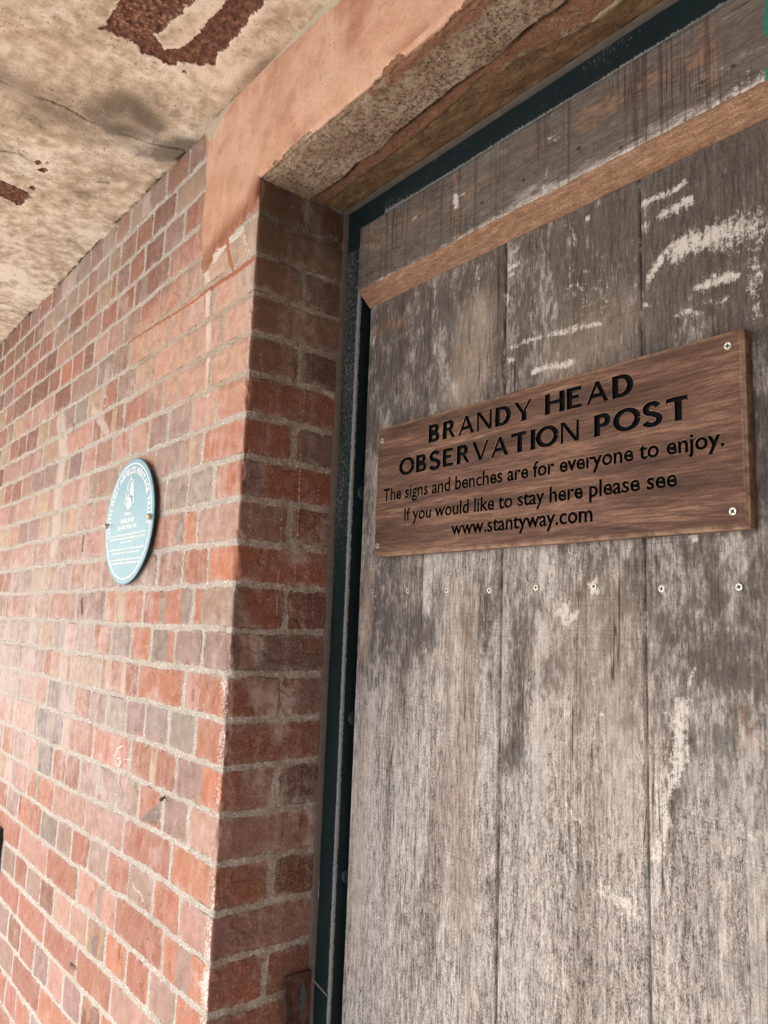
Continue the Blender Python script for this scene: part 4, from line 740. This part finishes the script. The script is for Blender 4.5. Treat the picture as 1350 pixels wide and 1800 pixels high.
# ------------------------------------------------------------------ lettering
def thick(pts, w0, w1=None):
    """stroke: a polyline thickened into quads"""
    p = np.array(pts, float); n = len(p); out = []
    tg = np.gradient(p, axis=0) if n > 2 else np.repeat((p[1]-p[0])[None], 2, 0)
    tg /= np.linalg.norm(tg, axis=1)[:, None]; nr = np.stack([-tg[:, 1], tg[:, 0]], 1)
    ww = np.full(n, w0) if w1 is None else np.array(w1(tg))*1.0
    a = p+nr*ww[:, None]/2; b = p-nr*ww[:, None]/2
    for i in range(n-1): out.append([a[i], b[i], b[i+1], a[i+1]])
    return out
T_, t_ = 0.30, 0.20
SERIF = 0.06
def rect(x0, x1, y0, y1): return [(x0, y0), (x1, y0), (x1, y1), (x0, y1)]
def stem(x, s0=True, s1=True, w=T_):
    o = [rect(x, x+w, 0, 1)]
    if s0: o.append([(x-SERIF, 0), (x+w+SERIF, 0), (x+w, .06), (x, .06)])
    if s1: o.append([(x, .94), (x+w, .94), (x+w+SERIF, 1), (x-SERIF, 1)])
    return o
def ell(cx, cy, rx, ry, a0, a1, n=20):
    return [(cx+rx*math.cos(a0+(a1-a0)*i/n), cy+ry*math.sin(a0+(a1-a0)*i/n)) for i in range(n+1)]
VW = lambda tg: t_+(T_-t_)*np.abs(tg[:, 1])
def bowl(x0, x1, y0, y1):
    ry = (y1-y0)/2-t_/2; rx = min(x1-x0-T_/2, ry*1.0); xm = x1-T_/2-rx; cy = (y0+y1)/2
    return [rect(x0, xm+.01, y1-t_, y1), rect(x0, xm+.01, y0, y0+t_)]+thick(ell(xm, cy, rx, ry, -math.pi/2, math.pi/2), T_, VW)
def diag(x0, y0, x1, y1, w):      # slanted stem with horizontal ends, w measured along x
    return [[(x0-w/2, y0), (x0+w/2, y0), (x1+w/2, y1), (x1-w/2, y1)]]
def foot(x, y, w): return [[(x-w/2-SERIF, y), (x+w/2+SERIF, y), (x+w/2, y+.05 if y < .5 else y-.05), (x-w/2, y+.05 if y < .5 else y-.05)]]
def glyph(c):
    if c == 'B': return stem(.04)+bowl(.1, .80, .47, 1)+bowl(.1, .86, 0, .54), .92
    if c == 'R': return stem(.04)+bowl(.1, .82, .42, 1)+diag(.82, 0, .50, .48, .23)+foot(.82, 0, .23), .98
    if c == 'P': return stem(.04)+bowl(.1, .84, .38, 1), .88
    if c == 'D': return stem(.04)+bowl(.1, 1.0, 0, 1), 1.06
    if c == 'A': return diag(.10, 0, .55, 1, .16)+diag(.98, 0, .53, 1, .23)+[rect(.28, .82, .25, .25+t_)]+foot(.10, 0, .16)+foot(.98, 0, .23)+[rect(.42, .65, .94, 1)], 1.08
    if c == 'V': return diag(.55, 0, .10, 1, .23)+diag(.55, 0, .98, 1, .16)+foot(.10, 1, .23)+foot(.98, 1, .16), 1.08
    if c == 'Y': return diag(.48, .42, .09, 1, .22)+diag(.54, .42, .93, 1, .16)+[rect(.42, .42+T_, 0, .46)]+foot(.51, 0, T_)+foot(.09, 1, .22)+foot(.93, 1, .16), 1.02
    if c == 'N': return stem(.04, w=.145)+stem(.84, w=.145)+diag(.90, 0, .13, 1, .23), 1.03
    if c == 'H': return stem(.04)+stem(.80)+[rect(.1, .9, .44, .44+t_)], 1.03
    if c == 'E': return stem(.04)+[rect(.1, .80, 0, t_), rect(.1, .78, 1-t_, 1), rect(.1, .66, .44, .44+t_), [(.74, t_-.01), (.80, t_-.01), (.82, t_+.06), (.79, t_+.06)], [(.72, 1-t_-.06), (.78, 1-t_-.06), (.78, 1-t_+.01), (.72, 1-t_+.01)]], .88
    if c == 'T': return [rect(.05, .93, 1-t_, 1), rect(.40, .40+T_, 0, .95), [(.03, 1-t_-.06), (.08, 1-t_-.06), (.11, 1-t_+.01), (.05, 1-t_+.01)], [(.90, 1-t_-.06), (.95, 1-t_-.06), (.93, 1-t_+.01), (.87, 1-t_+.01)]]+foot(.49, 0, T_), .98
    if c == 'I': return stem(.06), .31
    if c == 'O': return thick(ell(.57, .5, .48, .5-t_/2+.01, 0, 2*math.pi, 40), T_, VW), 1.14
    if c == 'S':
        q = ell(.42, .735, .27, .205, math.radians(15), math.radians(270), 20)+ell(.42, .265, .31, .215, math.radians(85), math.radians(-165), 20)[1:]
        return thick(q, T_, lambda tg: t_+.02+(T_-t_)*.7*np.abs(tg[:, 1])), .84
    return [], .42
def layout(text, x0, x1, zb, h, tight=0.11):
    adv = []; G = []; x = 0
    for c in text:
        g, a = glyph(c); G.append((g, x)); x += a+tight
    x -= tight; sx = (x1-x0)/x; out = []
    for g, ox in G:
        for poly in g: out.append([(x0+(px+ox)*sx, zb+py*h) for px, py in poly])
    return out
def textpolys(s, size=1.0, offset=0.0, shear=0.0):
    cu = bpy.data.curves.new('txt', 'FONT'); cu.body = s; cu.size = size; cu.offset = offset; cu.resolution_u = 3; cu.shear = shear
    ob = bpy.data.objects.new('txt', cu); COL.objects.link(ob); bpy.context.view_layer.update()
    me = ob.evaluated_get(bpy.context.evaluated_depsgraph_get()).to_mesh()
    V = [v.co.to_2d()[:] for v in me.vertices]; F = [list(p.vertices) for p in me.polygons]
    bpy.data.objects.remove(ob); bpy.data.curves.remove(cu); return V, F
def fit_text(s, x0, x1, zb, xh=None, offset=0.02, sy=None):
    V, F = textpolys(s, 1.0, offset); V = np.array(V); a, b = V[:, 0].min(), V[:, 0].max(); k = (x1-x0)/(b-a)
    ky = k if sy is None else sy
    W = [(x0+(x-a)*k, zb+y*ky) for x, y in V]; return W, F
# ------------------------------------------------------------------ engraved sign
def sign():
    x0, x1, z0, z1 = 0.1240, 0.7835, 0.0585, 0.2862
    t = thing('wooden_sign', 'brown hardwood sign engraved with black lettering, screwed to the door', 'sign', ((x0+x1)/2, YD-0.002, z0))
    bv = 0.0065; V = [(x0+bv, z0+bv), (x1-bv, z0+bv), (x1-bv, z1-bv), (x0+bv, z1-bv)]; F = [[0, 1, 2, 3]]
    def addp(polys):
        for p in polys:
            o = len(V); V.extend(tuple(q) for q in p); F.append(list(range(o, o+len(p))))
    addp(layout('BRANDY HEAD', .2585, .6450, .2384, .0305)); addp(layout('OBSERVATION POST', .1890, .7170, .1930, .0302))
    for s, a, b, zb in [('The signs and benches are for everyone to enjoy.', .1468, .7590, .1540), ('If you would like to stay here please see', .2045, .7000, .1150), ('www.stantyway.com', .3180, .5810, .0830)]:
        W, Ft = fit_text(s, a, b, zb, offset=.03); o = len(V); V.extend(W); F.extend([[o+i for i in f] for f in Ft])
    # a coarse lattice keeps the board's colour variation smooth
    SC_ = 100.0
    vs, es, fs, ov, oe, of = delaunay_2d_cdt([Vector((a*SC_, b*SC_)) for a, b in V], [], F, 0, 1e-5)
    wood, ink = [], []
    cen = np.array([[sum(vs[q].x for q in f)/len(f)/SC_, sum(vs[q].y for q in f)/len(f)/SC_] for f in fs]); isin = np.zeros(len(fs), bool)
    for p in F[1:]:
        P = np.array([V[q] for q in p]); lo, hi = P.min(0), P.max(0)
        k = np.where((cen[:, 0] > lo[0]) & (cen[:, 0] < hi[0]) & (cen[:, 1] > lo[1]) & (cen[:, 1] < hi[1]) & ~isin)[0]
        if len(k) == 0: continue
        ins = np.zeros(len(k), bool); x, z = cen[k, 0], cen[k, 1]
        for i in range(len(P)):
            (ax, az), (bx, bz) = P[i], P[(i+1) % len(P)]
            if az != bz: ins ^= ((az > z) != (bz > z)) & (x < (bx-ax)*(z-az)/(bz-az)+ax)
        isin[k] |= ins
    for f, q in zip(fs, isin): (ink if q else wood).append(tuple(f))
    co = [(v.x/SC_, v.y/SC_) for v in vs]
    DEP = 0.0045
    ed = {}
    for kind, L in ((0, wood), (1, ink)):
        for f in L:
            for i in range(len(f)):
                a, b = f[i], f[(i+1) % len(f)]; ed.setdefault((min(a, b), max(a, b)), []).append((kind, a, b))
    bnd = [e for e in ed.values() if len(e) == 2 and e[0][0] != e[1][0]]
    nrm = {}
    for e in bnd:      # inward normals so the cut walls slope like a router's
        k, a, b = e[0] if e[0][0] == 1 else e[1]
        pa, pb = np.array(co[a]), np.array(co[b]); d_ = pb-pa; l = np.linalg.norm(d_)+1e-9; n = np.array([-d_[1], d_[0]])/l
        for q in (a, b): nrm[q] = nrm.get(q, 0)+n
    VV = [(x, YS, z) for x, z in co]; FF = [f for f in wood]; fl = {}
    inkV = []; inkF = []
    for q in sorted({q for f in ink for q in f}):
        n = nrm.get(q); x, z = co[q]
        if n is not None:
            l = np.linalg.norm(n); n = n/l if l > 1e-6 else n; x += n[0]*.0008; z += n[1]*.0008
        fl[q] = len(inkV); inkV.append((x, YS+DEP, z))
    for f in ink: inkF.append(tuple(fl[q] for q in f))
    wl = {}
    for e in bnd:
        k, a, b = e[0] if e[0][0] == 1 else e[1]
        for q in (a, b):
            if q not in wl: n = nrm[q]; l = np.linalg.norm(n); n = n/l if l > 1e-6 else n*0; wl[q] = len(inkV); inkV.append((co[q][0]+n[0]*.00025, YS+0.00035, co[q][1]+n[1]*.00025))
        inkF.append((wl[a], wl[b], fl[b], fl[a]))
    nb0 = len(VV); inn = {}
    for e in bnd:
        k, a, b = e[0] if e[0][0] == 1 else e[1]
        for q in (a, b):
            if q not in inn:
                n = nrm[q]; l = np.linalg.norm(n); n = n/l if l > 1e-6 else n*0
                inn[q] = len(VV); VV.append((co[q][0], YS+.00002, co[q][1])); VV.append((co[q][0]+n[0]*.0003, YS+.0004, co[q][1]+n[1]*.0003))
        FF.append((inn[a], inn[b], inn[b]+1, inn[a]+1))
    nb1 = len(VV)
    # rim, sides and back
    o = len(VV); X = [(x0+bv, z0+bv), (x1-bv, z0+bv), (x1-bv, z1-bv), (x0+bv, z1-bv)]; Y = [(x0, z0), (x1, z0), (x1, z1), (x0, z1)]
    me_e = [0.0]*len(VV)
    ring = lambda c, y: [(a, y, b) for a, b in c]
    VV += ring(X, YS)+ring([((a*.5+c*.5), (b*.5+e*.5)) for (a, b), (c, e) in zip(X, Y)], YS+.0008)+ring(Y, YS+.0035)+ring(Y, YD-.0012)
    for L in range(3):
        for i in range(4): FF.append((o+L*4+i, o+L*4+4+i, o+L*4+4+(i+1) % 4, o+L*4+(i+1) % 4))
    FF.append((o+12, o+13, o+14, o+15))
    ob = meshobj('board', VV, FF, MSIGN, t)
    me = ob.data; co3 = np.array(VV); dE = np.minimum(np.minimum(co3[:, 0]-x0, x1-co3[:, 0]), np.minimum(co3[:, 2]-z0, z1-co3[:, 2]))
    e_ = ss(.006, .0, dE)*1.0; e_ = np.where(co3[:, 1] > YS+.01, .15, e_); e_[nb0:nb1] = 1.6  # rims of the cut letters tinted pale to imitate lit edges
    at = me.attributes.new('edge', 'FLOAT', 'POINT'); at.data.foreach_set('value', e_.astype(np.float32))
    at = me.attributes.new('pale', 'FLOAT', 'POINT'); at.data.foreach_set('value', np.zeros(len(VV), np.float32))
    meshobj('lettering', inkV, inkF, MINK, t)
    for i, (a, b) in enumerate([(.1393, .2625), (.7661, .2687), (.7661, .0780), (.1371, .0768)]): screwhead('screw', a, YS-.0009, b, .0044, t, MZINC, .5+i)
sign()
# ------------------------------------------------------------------ blue plaque
def plaque():
    cx, cz, Rr = -0.4775, 0.1480, 0.1385; yf = -0.0140
    t = thing('heritage_plaque', 'round pale blue plaque with white lettering, bolted to the brick wall', 'plaque', (cx, -0.006, cz))
    n = 96; V = []; F = []
    for rr, y in ((Rr-.0015, yf), (Rr, yf+.0015), (Rr, yf+.0065)):
        for k in range(n): V.append((cx+rr*math.cos(2*math.pi*k/n), y, cz+rr*math.sin(2*math.pi*k/n)))
    F = [tuple(range(n))]; 
    for k in range(n): F.append((k, n+k, n+(k+1) % n, (k+1) % n)); F.append((n+k, 2*n+k, 2*n+(k+1) % n, n+(k+1) % n))
    F.append(tuple(range(3*n-1, 2*n-1, -1)))
    ob = meshobj('disc', V, F, MBLUE, t); ob.data.materials.append(MBLACK)
    for p in ob.data.polygons:
        if len(p.vertices) == 4 and max(p.vertices) >= 2*n: p.material_index = 1
    y = yf-.0004; V = []; F = []
    for rr in (Rr*.906, Rr*.926):
        for k in range(n): V.append((cx+rr*math.cos(2*math.pi*k/n), y, cz+rr*math.sin(2*math.pi*k/n)))
    for k in range(n): F.append((k, n+k, n+(k+1) % n, (k+1) % n))
    meshobj('ring_line', V, F, MWHITE, t)
    V = []; F = []
    def put(W, Ff, fx):
        o = len(V); V.extend([fx(a, b) for a, b in W]); F.extend([tuple(o+i for i in f) for f in Ff])
    s = 'SOUTH WEST AIRFIELDS HERITAGE TRUST'; size = Rr*.150; ws = []
    for c in s:
        if c == ' ': ws.append((None, None, size*.34)); continue
        W, Ff = textpolys(c, size, .0004); xa = np.array(W)[:, 0]; W = [(a-(xa.min()+xa.max())/2, b) for a, b in W]; ws.append((W, Ff, xa.max()-xa.min()+size*.13))
    tot = sum(q[2] for q in ws); a0, a1 = math.radians(197), math.radians(-9); pos = 0; rb = Rr*.765
    for W, Ff, wd in ws:
        if W:
            th = a0+(a1-a0)*(pos+wd/2)/tot; c, sn = math.cos(th-math.pi/2), math.sin(th-math.pi/2)
            put([(a*.95, b) for a, b in W], Ff, lambda a, b, c=c, sn=sn, th=th: (cx+rb*math.cos(th)+a*c-b*sn, y, cz+rb*math.sin(th)+a*sn+b*c))
        pos += wd
    meshobj('rim_lettering', V, F, MWHITE, t); V = []; F = []
    for s, wd, zz in [('In', .10, .175), ('honour', .26, .095), ('NIGEL JONES', .56, -.02), ('CBE, AFC, FRAeS, MBE', .80, -.125)]:
        W, Ff = fit_text(s, -wd*Rr/2, wd*Rr/2, 0, sy=Rr*.088, offset=.025); put(W, Ff, lambda a, b, zz=zz: (cx+a-.004, y, cz+zz*Rr+b))
    meshobj('lettering', V, F, MWHITE, t)
    V = []; F = []; r3 = random.Random(5)       # small print, too fine to read
    for zz, hw in [(-.225, .80), (-.285, .72), (-.345, .25), (-.455, .74), (-.515, .56), (-.62, .64), (-.68, .58)]:
        x = -hw
        while x < hw:
            wl = r3.uniform(.05, .13); e = min(x+wl, hw); u = x
            while u < e-.005:
                ww = r3.uniform(.009, .016); hh = r3.choice([.022, .022, .034]); o = len(V)
                V += [(cx+u*Rr, y, cz+zz*Rr), (cx+(u+ww)*Rr, y, cz+zz*Rr), (cx+(u+ww)*Rr, y, cz+(zz+hh)*Rr), (cx+u*Rr, y, cz+(zz+hh)*Rr)]; F.append((o, o+1, o+2, o+3)); u += ww+.006
            x = e+.022
    meshobj('small_print', V, F, MWHITE, t)
    V = []; F = []
    def poly(pts, dy=0):
        o = len(V); V.extend([(cx+a*Rr-.003, y-dy, cz+b*Rr) for a, b in pts]); F.append(tuple(range(o, o+len(pts))))
    def line(pts, w_):
        for q in thick(pts, w_): poly(q)
    dome = [(-.155, .36), (-.14, .50), (-.10, .60), (-.03, .665), (.05, .665), (.12, .60), (.16, .50), (.17, .36)]
    line(dome, .018); line([(.0, .66), (.0, .72)], .03); line([(-.155, .36), (-.19, .30), (-.15, .27)], .022); line([(.17, .36), (.20, .30), (.16, .27)], .022)
    poly([(.02, .63), (.02, .40), (.13, .36), (.14, .48), (.09, .58)]); line([(-.11, .55), (-.04, .47), (-.09, .40)], .016); line([(-.05, .60), (-.03, .50)], .012)
    line([(-.15, .36), (-.0, .42), (.15, .36)], .02)
    poly([(.085*math.cos(u), .295+.085*math.sin(u)) for u in np.linspace(0, 6.283, 20)[:-1]]); line(ell(0, .295, .115, .115, math.pi, 2*math.pi, 14), .016)
    meshobj('helmet_emblem', V, F, MWHITE, t)
    for sx in (-1, 1):
        V = []; F = []; px = cx+sx*(Rr-.0125); pz = cz-.002; prof = [(.0062, 0), (.0062, -.006), (.0050, -.0082), (.002, -.009), (.0001, -.0091)]
        for r_, dy in prof:
            for k in range(18): V.append((px+r_*math.cos(k*math.pi/9), yf+dy, pz+r_*math.sin(k*math.pi/9)))
        for i in range(4):
            for k in range(18): F.append((i*18+k, (i+1)*18+k, (i+1)*18+(k+1) % 18, i*18+(k+1) % 18))
        meshobj('cap_nut', V, F, MBRASS, t, True)
plaque()
# ------------------------------------------------------------------ rusty angle keep on the reveal, nail, hatch at the far left
def bracket():
    M = Mat('rusted_paint'); n = M.noise(60, 5, .7); c = M.ramp(n, [(.3, (.03, .015, .011)), (.5, (.085, .040, .026)), (.7, (.16, .09, .06))])
    c = M.mix(M.step(M.noise(45, 4, .6, M.vec((1, 1, .4))), .55, .62), c, (.075, .095, .095)); mt = M.done(c, .85, M.bump(n, .6, .002))
    t = thing('angle_bracket', 'rusty steel angle keep fixed on the reveal beside the door frame', 'bracket', (0, .15, -1.0))
    zb = -1.06
    bmobj('wall_leg', [boxgeo(.001, .0065, .138, .191, zb, -.647, .0008)], mt, t)
    prof = [(.0066, -.655), (.010, -.661), (.0140, -.672), (.0155, -.684), (.0155, zb), (.0066, zb)]
    V = [(x, .136, z) for x, z in prof]+[(x, .1415, z) for x, z in prof]; k = len(prof)
    F = [tuple(range(k))[::-1], tuple(range(k, 2*k))]+[(i, (i+1) % k, k+(i+1) % k, k+i) for i in range(k)]
    meshobj('front_leg', V, F, mt, t)
bracket()
def nail():
    p = np.array(back(289, 1401, 1, 0)); q = np.array(back(283, 1406, 1, -.012)); V = []; F = []
    d_ = (q-p); u = np.cross(d_, [0, 0, 1.]); u /= np.linalg.norm(u); v = np.cross(u, d_); v /= np.linalg.norm(v)
    for s, r_ in ((-.3, .0022), (.75, .0022), (.78, .0036), (1.0, .0036), (1.03, .001)):
        for k in range(10): V.append(p+d_*s+r_*(u*math.cos(k*.628)+v*math.sin(k*.628)))
    for i in range(4):
        for k in range(10): F.append((i*10+k, i*10+(k+1) % 10, (i+1)*10+(k+1) % 10, (i+1)*10+k))
    F.append(tuple(range(40, 50)))
    tag(meshobj('nail', V, F, MRUST, None, True), 'small rusty nail in a mortar joint above a dark-cornered brick', 'nail')
nail()
def hatch():
    x1, z1 = -1.262, -.662; x0, z0 = x1-.5, z1-.6
    t = thing('metal_hatch', 'black metal hatch box at the left edge, low on the brick wall', 'hatch', ((x0+x1)/2, 0, z0))
    mb = flat('sooty_metal', (.022, .018, .015), .6, .2, var=.6, sc=70)
    bmobj('frame', [boxgeo(x0, x1, -.012, .004, z1-.03, z1, .002), boxgeo(x0, x1, -.012, .004, z0, z0+.03, .002), boxgeo(x0, x0+.03, -.0125, .0045, z0+.03, z1-.03, .002), boxgeo(x1-.03, x1, -.0125, .0045, z0+.03, z1-.03, .002)], mb, t)
    bmobj('panel', [boxgeo(x0+.03, x1-.03, -.006, .004, z0+.03, z1-.03, 0)], mb, t)
hatch()
